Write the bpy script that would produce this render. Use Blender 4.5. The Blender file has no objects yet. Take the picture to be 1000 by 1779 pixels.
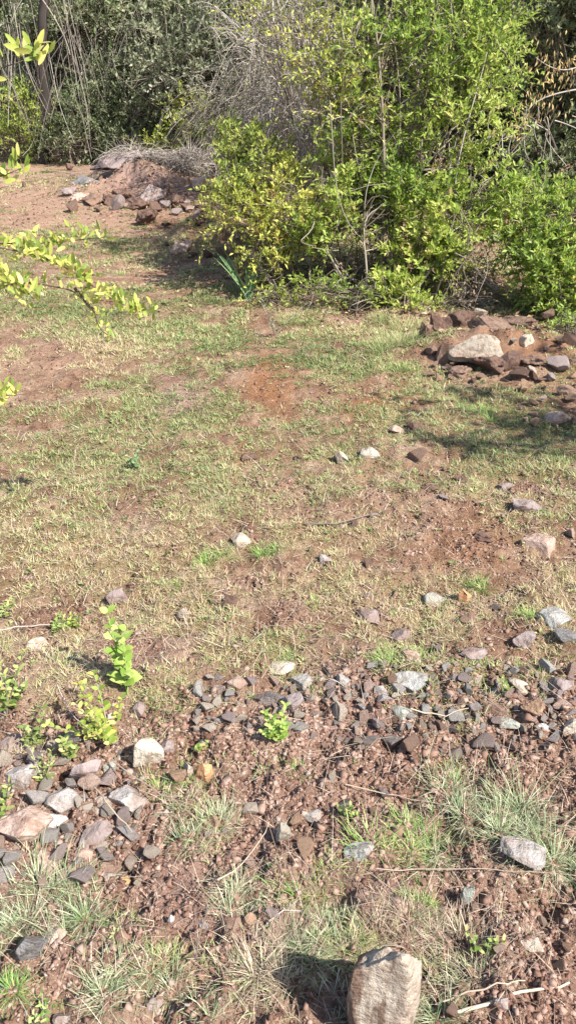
import bpy, bmesh, math, random
import numpy as np
from mathutils import Vector
rng = np.random.default_rng(7); random.seed(7)
R = math.radians
S = bpy.context.scene; COL = S.collection
# ------------------------------------------------------------------ camera
CAM_Z, PITCH, VFOV = 1.6, 31.0, 67.0
F = 889.5/math.tan(R(VFOV/2))
cp, sp = math.cos(R(PITCH)), math.sin(R(PITCH))
cam = bpy.data.cameras.new('camera'); camo = bpy.data.objects.new('camera', cam); COL.objects.link(camo)
camo.location = (0, 0, CAM_Z); camo.rotation_euler = (R(90-PITCH), 0, 0)
cam.sensor_fit = 'VERTICAL'; cam.angle = R(VFOV); cam.clip_start = .05; cam.clip_end = 500
S.camera = camo
def ray(px, py):
    u, v = (px-500)/F, -(py-889.5)/F
    return np.array([u, cp+v*sp, -sp+v*cp])
def dist(px, py, Y):                      # point of the ray at ground distance Y
    d = ray(px, py); return np.array([0, 0, CAM_Z])+d*(Y/d[1])
def project(x, y, z=0.):
    dz = z-CAM_Z; dep = y*cp-dz*sp; up = y*sp+dz*cp
    dep = np.maximum(dep, .05)
    return 500+F*x/dep, 889.5-F*up/dep, dep
# ------------------------------------------------------------------ numpy noise
def _h(ix, iy, iz, s):
    n = (ix*374761393+iy*668265263+iz*1274126177+s*974634777) & 0xffffffff
    n = ((n ^ (n >> 13))*1274126177) & 0xffffffff
    return ((n ^ (n >> 16)) & 0xffff)/65535.
def vn(x, y, z=0., s=0):
    x, y, z = np.broadcast_arrays(np.asarray(x, float), np.asarray(y, float), np.asarray(z, float))
    ix, iy, iz = (np.floor(a).astype(np.int64) for a in (x, y, z))
    fx, fy, fz = x-ix, y-iy, z-iz
    fx, fy, fz = (f*f*(3-2*f) for f in (fx, fy, fz))
    out = 0
    for a in (0, 1):
        for b in (0, 1):
            for c in (0, 1):
                out = out+_h(ix+a, iy+b, iz+c, s)*(fx if a else 1-fx)*(fy if b else 1-fy)*(fz if c else 1-fz)
    return out*2-1
def fbm(x, y, z=0., s=0, o=4, g=.5):
    t, a = 0, 1.
    for k in range(o):
        t = t+a*vn(x*2**k, y*2**k, z*2**k, s+k*17); a *= g
    return t
def gs(x, y, cx, cy, rx, ry): return np.exp(-(((x-cx)/rx)**2+((y-cy)/ry)**2))
def flat(px, py):
    d = ray(px, py); t = CAM_Z/-d[2]; return d[0]*t, d[1]*t
# ------------------------------------------------------------------ ground height
mA = flat(235, 345); mB = flat(850, 640); mC = flat(350, 425)
def H(x, y, fine=True):
    x = np.asarray(x, float); y = np.asarray(y, float)
    h = .03*fbm(x*.5, y*.5, s=3, o=2)+.012*fbm(x*2.2, y*2.2, s=5, o=3)
    h = h+.045*gs(y, 0, 1.72, 0, .16, 1)*(.6+.4*vn(x*3, y*3, s=9))
    a = gs(x, y, mA[0], mA[1]+.5, 1.15, .75); h = h+a*(.22+.12*vn(x*2.5, y*2.5, s=21)+.05*vn(x*7, y*7, s=22))
    b = np.clip(gs(x, y, mB[0], mB[1]+.28, .38, .24)+.75*gs(x, y, mB[0]+.65, mB[1]+.1, .5, .28), 0, 1.1); h = h+b*(.13+.06*vn(x*7, y*7, s=31))
    c = gs(x, y, mC[0]+.1, mC[1]+.15, .42, .3); h = h+c*(.20+.10*vn(x*5, y*5, s=41))
    h = h+np.clip((y-9)*.012, 0, 2)
    if fine:
        near = 1/(1+np.exp((y-1.9)*3.5)); mid = 1/(1+np.exp((y-6)*1.0))
        r = 1-np.abs(vn(x*16, y*16, s=51)); r2 = 1-np.abs(vn(x*34, y*34, s=52))
        h = h+near*(.026*r*vn(x*6, y*6, s=53)+.014*(r2-.5)+.020*vn(x*9, y*9, s=54)+.008*vn(x*55, y*55, s=60)-.05*np.clip(vn(x*11, y*11, s=61)-.35, 0, 1))
        h = h+mid*(.010*vn(x*12, y*12, s=55)+.010*vn(x*32, y*32, s=56)-.018*np.clip(vn(x*9, y*9, s=59)-.45, 0, 1)*2)
        rough = np.clip(a*1.5+b+c, 0, 1)
        h = h+rough*(.035*fbm(x*8, y*8, s=57, o=3))
    return h
def at(px, py):
    d = ray(px, py); z = 0.
    for _ in range(6):
        t = (z-CAM_Z)/d[2]; x, y = d[0]*t, d[1]*t; z = float(H(x, y, False))
    return np.array([x, y, float(H(x, y))])
# ------------------------------------------------------------------ mesh builder
class MB:
    def __init__(s): s.v = []; s.f = {}; s.a = []; s.n = 0
    def add(s, V, Fc, rnd=0.):
        V = np.asarray(V, float).reshape(-1, 3); Fc = np.asarray(Fc, np.int64)
        s.v.append(V); s.f.setdefault(Fc.shape[1], []).append(Fc+s.n)
        s.a.append(np.broadcast_to(np.asarray(rnd, float), (len(V),))); s.n += len(V)
    def mesh(s, name, smooth=False):
        me = bpy.data.meshes.new(name); V = np.concatenate(s.v)
        me.vertices.add(len(V)); me.vertices.foreach_set('co', V.astype(np.float32).ravel())
        loops = []; tot = []
        for k, L in s.f.items():
            A = np.concatenate(L); loops.append(A.ravel()); tot.append(np.full(len(A), k))
        loops = np.concatenate(loops); tot = np.concatenate(tot)
        me.loops.add(len(loops)); me.loops.foreach_set('vertex_index', loops.astype(np.int32))
        me.polygons.add(len(tot)); me.polygons.foreach_set('loop_start', (np.cumsum(tot)-tot).astype(np.int32))
        me.polygons.foreach_set('loop_total', tot.astype(np.int32))
        if smooth: me.polygons.foreach_set('use_smooth', np.ones(len(tot), bool))
        at_ = me.attributes.new('rnd', 'FLOAT', 'POINT'); at_.data.foreach_set('value', np.concatenate(s.a).astype(np.float32))
        me.update(calc_edges=True); return me
    def obj(s, name, mat, parent=None, smooth=False, **k):
        o = bpy.data.objects.new(name, s.mesh(name, smooth)); COL.objects.link(o); o.data.materials.append(mat)
        if parent is not None:
            o.parent = parent; o.matrix_parent_inverse = parent.matrix_basis.inverted()
        tag(o, **k); return o
def tag(o, label=None, cat=None, group=None, kind=None):
    for k, v in (('label', label), ('category', cat), ('group', group), ('kind', kind)):
        if v: o[k] = v
    return o
def empty(name, loc, label, cat, group=None):
    o = bpy.data.objects.new(name, None); COL.objects.link(o); o.location = [float(c) for c in loc]; o.empty_display_size = .1
    return tag(o, label, cat, group)
def unit(a): return a/np.maximum(np.linalg.norm(a, axis=-1, keepdims=True), 1e-9)
def tubes(mb, P, Rad, sides=4, rnd=None):
    P = np.asarray(P, float); N, K, _ = P.shape
    Rad = np.broadcast_to(np.asarray(Rad, float), (N, K))
    T = unit(np.gradient(P, axis=1))
    ref = np.where(np.abs(T[..., 2:3]) > .9, np.array([1., 0, 0]), np.array([0, 0, 1.]))
    A = unit(np.cross(T, ref)); B = np.cross(T, A)
    ang = np.arange(sides)*2*np.pi/sides
    V = P[:, :, None]+Rad[:, :, None, None]*(A[:, :, None]*np.cos(ang)[None, None, :, None]+B[:, :, None]*np.sin(ang)[None, None, :, None])
    i = np.arange(N)[:, None, None]*K*sides; k = np.arange(K-1)[None, :, None]*sides; j = np.arange(sides)[None, None, :]; jn = (j+1) % sides
    Q = np.stack([i+k+j, i+k+jn, i+k+sides+jn, i+k+sides+j], -1).reshape(-1, 4)
    r = rng.random(N) if rnd is None else np.broadcast_to(rnd, (N,))
    mb.add(V.reshape(-1, 3), Q, np.repeat(r, K*sides))
def blades(mb, P, h, w, lean, az, curl=1., seg=3, rnd=None):
    """grass blades: base P, height h, width w, lean angle from vertical, azimuth az"""
    N = len(P); t = np.linspace(0, 1, seg+1)
    d = np.stack([np.cos(az), np.sin(az), np.zeros(N)], 1); side = np.stack([-np.sin(az), np.cos(az), np.zeros(N)], 1)
    rot = rng.uniform(-.9, .9, N)[:, None]; side = unit(side*np.cos(rot)+d*np.sin(rot))
    h = np.broadcast_to(h, (N,)); w = np.broadcast_to(w, (N,)); lean = np.broadcast_to(lean, (N,)); curl = np.broadcast_to(curl, (N,))
    pos = P.copy(); pts = [pos]
    for k in range(seg):
        a = np.clip(lean+curl*(k/seg)**1.3, 0, 1.75); step = (h/seg)[:, None]
        pos = pos+step*(d*np.sin(a)[:, None]+np.array([0, 0, 1.])*np.cos(a)[:, None]); pts.append(pos)
    V = []
    for k in range(seg):
        ww = (w*(1-.75*(k/seg)**1.5)*.5)[:, None]; V += [pts[k]-side*ww, pts[k]+side*ww]
    V.append(pts[-1]); V = np.stack(V, 1); M = 2*seg+1; o = np.arange(N)[:, None]*M
    r = rng.random(N) if rnd is None else rnd
    Q = np.concatenate([o+np.array([[2*k, 2*k+1, 2*k+3, 2*k+2]]) for k in range(seg-1)]) if seg > 1 else None
    base = mb.n
    mb.add(V.reshape(-1, 3), o+np.array([[2*seg-2, 2*seg-1, 2*seg]]), np.repeat(r, M))
    if Q is not None: mb.f.setdefault(4, []).append(Q+base)
def leaves(mb, b, d, nrm, L, W, rnd, fold=.25, detail=False):
    N = len(b); d = unit(d); s = unit(np.cross(d, nrm)); n = np.cross(s, d)
    L = np.broadcast_to(L, (N,))[:, None]; W = np.broadcast_to(W, (N,))[:, None]
    if not detail:
        m = b+d*L*.45; V = np.stack([b, m-s*W*.5+n*W*fold, b+d*L-n*L*.08, m+s*W*.5+n*W*fold], 1); o = np.arange(N)[:, None]*4
        mb.add(V.reshape(-1, 3), np.concatenate([o+[[0, 1, 2]], o+[[0, 2, 3]]]), np.repeat(rnd, 4))
    else:
        def c(t, w, z): return b+d*L*t+s*W*w+n*(W*z)
        V = np.stack([b, c(.16, -.38, .08), c(.18, 0, 0), c(.16, .38, .08), c(.48, -.52, .06), c(.5, 0, -.03), c(.48, .52, .06),
                      c(.82, -.32, .0), c(.84, 0, -.08), c(.82, .32, .0), c(1, 0, -.2)], 1); o = np.arange(N)[:, None]*11
        T = [[0, 1, 2], [0, 2, 3], [7, 10, 8], [8, 10, 9]]; Q = [[1, 4, 5, 2], [2, 5, 6, 3], [4, 7, 8, 5], [5, 8, 9, 6]]
        base = mb.n; mb.add(V.reshape(-1, 3), np.concatenate([o+[q] for q in Q]), np.repeat(rnd, 11))
        mb.f.setdefault(3, []).append(np.concatenate([o+[q] for q in T])+base)
# ------------------------------------------------------------------ materials
def mat(name):
    m = bpy.data.materials.new(name); m.use_nodes = True; nt = m.node_tree
    return m, nt, nt.nodes['Principled BSDF'], nt.nodes['Material Output']
def N_(nt, t, **k):
    n = nt.nodes.new(t)
    for a, b in k.items(): setattr(n, a, b)
    return n
def ramp(nt, fac, stops):
    r = N_(nt, 'ShaderNodeValToRGB'); e = r.color_ramp.elements
    while len(e) > 1: e.remove(e[-1])
    e[0].position = stops[0][0]; e[0].color = (*stops[0][1], 1)
    for p, c in stops[1:]: x = e.new(p); x.color = (*c, 1)
    nt.links.new(fac, r.inputs[0]); return r.outputs[0]
def noise(nt, scale, detail=4, rough=.6, vec=None):
    n = N_(nt, 'ShaderNodeTexNoise'); n.inputs['Scale'].default_value = scale; n.inputs['Detail'].default_value = detail; n.inputs['Roughness'].default_value = rough
    if vec is None: vec = N_(nt, 'ShaderNodeTexCoord').outputs['Object']
    nt.links.new(vec, n.inputs['Vector']); return n.outputs['Fac']
def mix(nt, fac, a, b, blend='MIX'):
    m = N_(nt, 'ShaderNodeMix', data_type='RGBA', blend_type=blend)
    for s_, v in ((m.inputs[0], fac), (m.inputs[6], a), (m.inputs[7], b)):
        if hasattr(v, 'is_output') or isinstance(v, bpy.types.NodeSocket): nt.links.new(v, s_)
        elif isinstance(v, tuple): s_.default_value = (*v, 1)
        else: s_.default_value = v
    return m.outputs[2]
def attr(nt, name): n = N_(nt, 'ShaderNodeAttribute'); n.attribute_name = name; return n.outputs['Fac']
def maprange(nt, v, a, b, c=0., d=1.):
    n = N_(nt, 'ShaderNodeMapRange'); nt.links.new(v, n.inputs[0])
    for i, x in enumerate((a, b, c, d)): n.inputs[i+1].default_value = x
    return n.outputs[0]
def bump(nt, bs, h, strength, distance):
    b = N_(nt, 'ShaderNodeBump'); b.inputs['Strength'].default_value = strength; b.inputs['Distance'].default_value = distance
    nt.links.new(h, b.inputs['Height']); nt.links.new(b.outputs[0], bs.inputs['Normal'])
def leaf_mat(name, stops, trans=.35, rough=.5, spec=.3):
    m, nt, bs, out = mat(name); c = ramp(nt, attr(nt, 'rnd'), stops)
    nt.links.new(c, bs.inputs['Base Color']); bs.inputs['Roughness'].default_value = rough; bs.inputs['Specular IOR Level'].default_value = spec
    if trans:
        t = N_(nt, 'ShaderNodeBsdfTranslucent'); nt.links.new(c, t.inputs[0]); x = N_(nt, 'ShaderNodeMixShader'); x.inputs[0].default_value = trans
        nt.links.new(bs.outputs[0], x.inputs[1]); nt.links.new(t.outputs[0], x.inputs[2]); nt.links.new(x.outputs[0], out.inputs[0])
    return m
def c8(r, g, b): return tuple(((v/255)**2.2) for v in (r, g, b))
M = {}
M['bush'] = leaf_mat('bright_leaf', [(0, (.10, .19, .035)), (.35, (.28, .40, .07)), (.7, (.48, .56, .12)), (.93, (.66, .68, .22)), (1, (.5, .38, .16))], .5, .42, .4)
M['bushy'] = leaf_mat('yellow_green_leaf', [(0, (.14, .22, .04)), (.4, (.34, .40, .08)), (.75, (.56, .56, .12)), (.95, (.7, .62, .18)), (1, (.5, .3, .12))], .35)
M['branch'] = leaf_mat('overhanging_leaf', [(0, (.18, .28, .05)), (.3, (.35, .43, .08)), (.7, (.58, .58, .15)), (.95, (.7, .64, .24)), (1, (.5, .32, .14))], .42)
M['dark'] = leaf_mat('dark_leaf', [(0, (.08, .11, .055)), (.4, (.19, .24, .11)), (.8, (.32, .37, .19)), (.96, (.5, .5, .32)), (1, (.62, .57, .44))], .42)  # tones lifted: haze over the far wood's shadows is put into the colour
M['olive'] = leaf_mat('grey_olive_leaf', [(0, (.14, .16, .09)), (.4, (.29, .32, .19)), (.8, (.46, .48, .32)), (1, (.65, .61, .5))], .42)  # also brightened in colour to stand in for haze in the wood
M['seed'] = leaf_mat('seedling_leaf', [(0, (.18, .31, .05)), (.5, (.35, .47, .10)), (1, (.50, .57, .20))], .35)
M['weed'] = leaf_mat('weed_leaf', [(0, (.13, .21, .05)), (.4, (.27, .36, .10)), (.8, (.46, .50, .17)), (1, (.5, .38, .18))], .35)
M['agave'] = leaf_mat('blade_leaf', [(0, (.1, .2, .08)), (1, (.22, .33, .14))], .15)
M['dead'] = leaf_mat('dead_leaf', [(0, (.16, .09, .05)), (.5, (.3, .2, .12)), (1, (.5, .4, .27))], .15, .8)
M['orange'] = leaf_mat('withered_leaf', [(0, (.4, .28, .12)), (1, (.75, .55, .28))], .2, .8)
M['twig'] = leaf_mat('grey_twig', [(0, (.16, .12, .10)), (.5, (.34, .29, .25)), (1, (.55, .5, .44))], 0, .85)
M['wood'] = leaf_mat('brown_stem', [(0, (.045, .037, .032)), (.15, (.09, .07, .05)), (.6, (.2, .16, .12)), (1, (.36, .31, .25))], 0, .85)
M['turf'] = leaf_mat('turf_blade', [(0, (.11, .165, .055)), (.3, (.25, .32, .115)), (.58, (.43, .46, .20)), (.8, (.58, .52, .29)), (1, (.54, .39, .27))], .3, .6)
M['straw'] = leaf_mat('straw', [(0, (.16, .10, .075)), (.4, (.32, .23, .17)), (.85, (.50, .41, .31)), (1, (.68, .59, .46))], .1, .8)
M['tuftg'] = leaf_mat('grey_green_blade', [(0, (.16, .22, .10)), (.4, (.33, .41, .22)), (.7, (.56, .60, .38)), (1, (.74, .66, .50))], .3, .55)
M['tuftb'] = leaf_mat('fresh_green_blade', [(0, (.13, .26, .06)), (.5, (.3, .46, .13)), (.85, (.5, .56, .2)), (1, (.62, .55, .3))], .3, .55)
M['tuftd'] = leaf_mat('dry_blade', [(0, (.25, .18, .13)), (.5, (.45, .36, .27)), (.9, (.6, .52, .38)), (1, (.35, .42, .2))], .2, .7)
# soil
m, nt, bs, out = mat('soil'); M['soil'] = m
n1 = noise(nt, 4.5, 7, .72); n2 = noise(nt, 24, 6, .7); n3 = noise(nt, 150, 4, .7); n4 = noise(nt, 9, 4, .6)
base = ramp(nt, n1, [(.33, (.15, .075, .045)), (.46, (.26, .15, .095)), (.56, (.37, .245, .165)), (.68, (.50, .365, .265))])
base = mix(nt, maprange(nt, n2, .5, .75), base, (.15, .08, .05))
base = mix(nt, attr(nt, 'tan'), base, mix(nt, n2, (.48, .32, .225), (.35, .21, .145)))
base = mix(nt, attr(nt, 'red'), base, mix(nt, n2, (.36, .18, .085), (.24, .11, .055)))
base = mix(nt, attr(nt, 'mauve'), base, mix(nt, n2, (.40, .275, .23), (.27, .17, .14)))
base = mix(nt, attr(nt, 'green'), base, mix(nt, n4, (.16, .15, .055), (.34, .29, .12)))
base = mix(nt, maprange(nt, n3, .55, .75, 0, .6), base, (.50, .38, .30))
base = mix(nt, maprange(nt, n3, .45, .25, 0, .7), base, (.09, .045, .033))
nt.links.new(base, bs.inputs['Base Color']); bs.inputs['Roughness'].default_value = .95; bs.inputs['Specular IOR Level'].default_value = .1
hh = N_(nt, 'ShaderNodeMath', operation='ADD'); nt.links.new(n2, hh.inputs[0]); hm = N_(nt, 'ShaderNodeMath', operation='MULTIPLY'); hm.inputs[1].default_value = .35
nt.links.new(n3, hm.inputs[0]); nt.links.new(hm.outputs[0], hh.inputs[1]); bump(nt, bs, hh.outputs[0], 1., .035)
# rock: own colour from the object, veins, crust and grain
m, nt, bs, out = mat('rock'); M['rock'] = m
oi = N_(nt, 'ShaderNodeObjectInfo'); tc = N_(nt, 'ShaderNodeTexCoord'); ad = N_(nt, 'ShaderNodeVectorMath', operation='ADD')
nt.links.new(tc.outputs['Object'], ad.inputs[0]); cx = N_(nt, 'ShaderNodeCombineXYZ')
for i in range(3): nt.links.new(oi.outputs['Random'], cx.inputs[i])
sc_ = N_(nt, 'ShaderNodeVectorMath', operation='SCALE'); sc_.inputs[3].default_value = 40; nt.links.new(cx.outputs[0], sc_.inputs[0]); nt.links.new(sc_.outputs[0], ad.inputs[1])
v = ad.outputs[0]; a1 = noise(nt, 30, 6, .65, v); a2 = noise(nt, 60, 5, .7, v); a3 = noise(nt, 6, 3, .5, v)
st = N_(nt, 'ShaderNodeMapping'); nt.links.new(v, st.inputs[0]); st.inputs['Scale'].default_value = (1.3, 1.3, .25); a4 = noise(nt, 26, 4, .6, st.outputs[0])
c = mix(nt, maprange(nt, a1, .46, .68, 0, .7), oi.outputs['Color'], mix(nt, 1., oi.outputs['Color'], (.52, .42, .36), 'MULTIPLY'))
c = mix(nt, maprange(nt, a4, .52, .66, 0, .6), c, mix(nt, 1., oi.outputs['Color'], (.38, .29, .24), 'MULTIPLY'))
c = mix(nt, maprange(nt, a3, .56, .72, 0, .6), c, (.27, .17, .12))
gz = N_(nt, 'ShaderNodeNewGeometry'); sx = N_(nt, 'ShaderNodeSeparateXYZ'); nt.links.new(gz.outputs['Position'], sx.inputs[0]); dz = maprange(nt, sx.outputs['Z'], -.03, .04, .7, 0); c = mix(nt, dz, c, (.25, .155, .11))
c = mix(nt, maprange(nt, a2, .6, .75, 0, .35), c, (.55, .5, .43))
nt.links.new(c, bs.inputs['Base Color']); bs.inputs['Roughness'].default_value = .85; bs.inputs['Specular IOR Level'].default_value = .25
hh = N_(nt, 'ShaderNodeMath', operation='ADD'); nt.links.new(a1, hh.inputs[0]); nt.links.new(a2, hh.inputs[1]); bump(nt, bs, hh.outputs[0], .8, .014)
m = M['rock'].copy(); m.name = 'stained_rock'; M['stained'] = m; nt = m.node_tree
def stain():
    bs = nt.nodes['Principled BSDF']; l = bs.inputs['Base Color'].links[0].from_socket; tc = N_(nt, 'ShaderNodeTexCoord'); mp = N_(nt, 'ShaderNodeMapping'); nt.links.new(tc.outputs['Object'], mp.inputs[0]); mp.inputs['Scale'].default_value = (1, 1, .16); mp.inputs['Location'].default_value = (.31, .2, .1)
    f = noise(nt, 24, 5, .62, mp.outputs[0]); nt.links.new(mix(nt, maprange(nt, f, .47, .56, 0, .9), l, (.17, .105, .075)), bs.inputs['Base Color'])
stain()
# gravel
m, nt, bs, out = mat('gravel'); M['gravel'] = m
c = ramp(nt, attr(nt, 'rnd'), [(0, (.09, .05, .038)), (.3, (.20, .12, .09)), (.6, (.32, .21, .165)), (.83, (.44, .33, .27)), (.94, (.42, .38, .34)), (1, (.70, .62, .52))])
c = mix(nt, noise(nt, 120, 3), c, mix(nt, 1., c, (.6, .5, .45), 'MULTIPLY')); nt.links.new(c, bs.inputs['Base Color']); bs.inputs['Roughness'].default_value = .9; bs.inputs['Specular IOR Level'].default_value = .15
# bark
m, nt, bs, out = mat('bark'); M['bark'] = m
st = N_(nt, 'ShaderNodeMapping'); nt.links.new(N_(nt, 'ShaderNodeTexCoord').outputs['Object'], st.inputs[0]); st.inputs['Scale'].default_value = (1, 1, .2); b1 = noise(nt, 30, 5, .65, st.outputs[0])
oi = N_(nt, 'ShaderNodeObjectInfo'); c = mix(nt, maprange(nt, b1, .35, .65), mix(nt, 1., oi.outputs['Color'], (.4, .38, .36), 'MULTIPLY'), oi.outputs['Color'])
nt.links.new(c, bs.inputs['Base Color']); bs.inputs['Roughness'].default_value = .9; bump(nt, bs, b1, .8, .02)
# ------------------------------------------------------------------ masks in photo-measured patches of ground
def blobs(px, py, L):
    t = 0
    for cx_, cy_, rx, ry, w in L: t = t+w*gs(px, py, cx_, cy_, rx, ry)
    return t
BARE = [(470, 675, 70, 48, 1.2), (640, 700, 90, 28, .9), (300, 690, 50, 28, .8), (60, 625, 90, 32, .9), (425, 790, 50, 32, .7), (830, 950, 90, 60, .9), (230, 890, 45, 50, .7),
        (730, 900, 60, 30, .8), (930, 610, 130, 50, 1.4), (780, 620, 80, 50, .8), (990, 700, 40, 40, .8), (240, 910, 60, 20, .6), (150, 580, 70, 18, .5), (40, 390, 50, 20, .5), (250, 330, 140, 40, .9), (330, 385, 90, 25, .5), (700, 830, 50, 30, .5),
        (110, 940, 50, 30, .5), (500, 1000, 70, 20, .5), (860, 1130, 80, 30, .6), (560, 1100, 60, 30, .5), (600, 1380, 170, 60, 1.), (250, 1550, 140, 60, 1), (880, 1620, 120, 60, .8), (150, 1420, 140, 90, 1), (60, 290, 40, 12, .4)]
RED = [(470, 670, 45, 55, 1), (650, 710, 80, 25, .8), (425, 790, 40, 22, .6), (820, 950, 80, 60, .6), (940, 610, 130, 50, .6), (700, 660, 60, 20, .3), (600, 1390, 160, 60, .25), (250, 1560, 160, 90, .3), (300, 390, 60, 20, .5), (230, 600, 30, 30, .2), (930, 1600, 120, 80, .3)]
TAN = [(50, 620, 100, 35, .7), (80, 380, 150, 70, .8), (50, 300, 120, 35, .9), (250, 390, 100, 30, .5), (330, 350, 90, 20, .5), (200, 520, 120, 50, .3), (960, 600, 60, 25, .5), (600, 860, 200, 60, .3)]
MAUVE = [(500, 1600, 700, 300, .7), (235, 315, 130, 45, .9), (850, 575, 110, 50, .3), (310, 690, 50, 28, .8), (110, 575, 80, 14, .6), (240, 915, 50, 25, .7), (200, 1180, 200, 60, .4), (250, 750, 70, 20, .3), (800, 1240, 260, 50, .5), (100, 1450, 160, 100, .5), (560, 1250, 160, 40, .4)]
def grassiness(x, y):
    px, py, dep = project(x, y)
    g = np.interp(py, [250, 300, 400, 520, 560, 700, 1000, 1130, 1200, 1300, 1400, 1800], [.6, .55, .6, .8, 1.0, .95, 1.0, .95, .5, .3, .33, .42])
    g = g-.75*np.clip(blobs(px, py, BARE), 0, 1.2)+.45*fbm(x*1.6, y*1.6, s=70, o=3)+.55*vn(x*6, y*6, s=71)+.42*vn(x*17, y*17, s=72)
    return np.clip(g, 0, 1.3)
# ------------------------------------------------------------------ ground sheet
def grow(a, b, s0, rate):
    o = [a]
    while o[-1] < b: o.append(o[-1]+max(s0, rate*abs(o[-1])))
    return np.array(o)
xr = grow(0, 90, .0075, .0075); xr = np.concatenate([-xr[::-1], xr[1:]])
yr = grow(.45, 110, .006, .0065); yb = -grow(0, 40, .05, .25)[::-1]; yr = np.concatenate([yb[:-1], np.linspace(0, .44, 25), yr])
X, Y = np.meshgrid(xr, yr); Z = H(X, Y)
ny, nx = X.shape; idx = np.arange(nx*ny).reshape(ny, nx)
mb = MB(); mb.add(np.stack([X, Y, Z], -1), np.stack([idx[:-1, :-1], idx[:-1, 1:], idx[1:, 1:], idx[1:, :-1]], -1).reshape(-1, 4))
ground = mb.obj('ground', M['soil'], smooth=True, kind='structure')
px, py, _ = project(X, Y)
inf = (Y > .3)
for nm, L, in (('red', RED), ('tan', TAN), ('mauve', MAUVE)):
    w = np.clip(blobs(px, py, L)*(1+.5*fbm(X*5, Y*5, s=81, o=3)), 0, 1)*inf
    a = ground.data.attributes.new(nm, 'FLOAT', 'POINT'); a.data.foreach_set('value', w.astype(np.float32).ravel())
w = np.clip(grassiness(X, Y)-.45, 0, 1)*.45*inf
a = ground.data.attributes.new('green', 'FLOAT', 'POINT'); a.data.foreach_set('value', w.astype(np.float32).ravel())
# ------------------------------------------------------------------ scatter on visible ground
def scatter(n, y0, y1, power, margin=1.12):
    """n points, density falling with distance as y**-power, inside a wedge a little wider than the view"""
    u = rng.random(n); e = 2-power
    y = (y0**e+u*(y1**e-y0**e))**(1/e) if abs(e) > 1e-3 else y0*np.exp(u*math.log(y1/y0))
    dep = y*cp+CAM_Z*sp; x = (rng.random(n)*2-1)*dep*500/F*margin
    return x, y
# turf: many small spreading tufts
def turf():
    mb = MB()
    x, y = scatter(38000, .85, 12.5, 1.3); g = grassiness(x, y); k = rng.random(len(x)) < np.clip(g*2.0-.75, .03, 1); x, y, g = x[k], y[k], g[k]
    px, py, dep = project(x, y)
    hue = np.clip(.40+.38*fbm(x*.9, y*.9, s=90, o=2)+.25*vn(x*5, y*5, s=91)+rng.normal(0, .12, len(x)), 0, 1)
    nb = 18; N = len(x); rep = np.repeat(np.arange(N), nb)
    rad = np.minimum(.028+.004*dep, .055)*(.5+rng.random(N)); r = rad[rep]*np.sqrt(rng.random(len(rep))); az = rng.random(len(rep))*2*np.pi
    bx, by = x[rep]+r*np.cos(az)*.8, y[rep]+r*np.sin(az)*.8
    P = np.stack([bx, by, H(bx, by, True)-.003], 1)
    sz = (.6+.5*g)[rep]*np.interp(py, [400, 560, 1000, 1300], [.85, 1.05, .85, 1.1])[rep]
    h = (.012+.030*rng.random(len(rep))**1.6)*sz*np.interp(dep, [1.5, 2.6, 3.5, 6], [.95, .85, .85, 1.15])[rep]
    w = (.0009+.00075*dep[rep])*(.6+.8*rng.random(len(rep)))
    rnd = np.clip(hue[rep]+rng.normal(0, .2, len(rep)), 0, 1)
    blades(mb, P, h, w, .5+1.0*rng.random(len(rep)), az+rng.normal(0, .7, len(rep)), .5, 2, rnd)
    mb.obj('grass', M['turf'], label='short yellow-green turf covering the clearing', cat='grass', kind='stuff')
    mb = MB(); x, y = scatter(52000, .8, 12, 1.3); px, py, dep = project(x, y)
    k = rng.random(len(x)) < .35+.6*np.clip(grassiness(x, y), 0, 1); x, y, dep = x[k], y[k], dep[k]; N = len(x)
    P = np.stack([x, y, H(x, y)+.002+.006*rng.random(N)], 1)
    blades(mb, P, .010+.07*rng.random(N)**2.8, (.0006+.0005*dep)*(.6+.7*rng.random(N)), 1.15+.45*rng.random(N), rng.random(N)*6.283, .15, 2)
    mb.obj('dry_grass', M['straw'], label='dry straw and dead grass bits lying on the soil', cat='dry grass', kind='stuff')
turf()
def strands():
    mb = MB(); x, y = scatter(15000, .72, 3.4, .7); px, py, dep = project(x, y)
    k = rng.random(len(x)) < np.clip(.22+blobs(px, py, [(560, 1640, 230, 110, .9), (720, 1700, 150, 100, .8), (300, 1420, 120, 60, .5), (880, 1420, 160, 80, .6), (60, 1600, 120, 90, .6), (100, 1240, 160, 70, .9), (430, 1560, 120, 80, .6), (300, 1100, 300, 80, .4)])+.2*vn(x*5, y*5, s=99), 0, 1); x, y, dep = x[k], y[k], dep[k]; N = len(x)
    blades(mb, np.stack([x, y, H(x, y)+.004], 1), .025+.10*rng.random(N)**1.8, (.0006+.0003*dep)*(.7+.6*rng.random(N)), .7+.75*rng.random(N), rng.random(N)*6.283, .2+.9*rng.random(N), 5)
    mb.obj('dead_grass', M['straw'], label='loose tangle of long dead grass stems among the foreground stones', cat='dead grass', kind='stuff')
strands()
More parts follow.
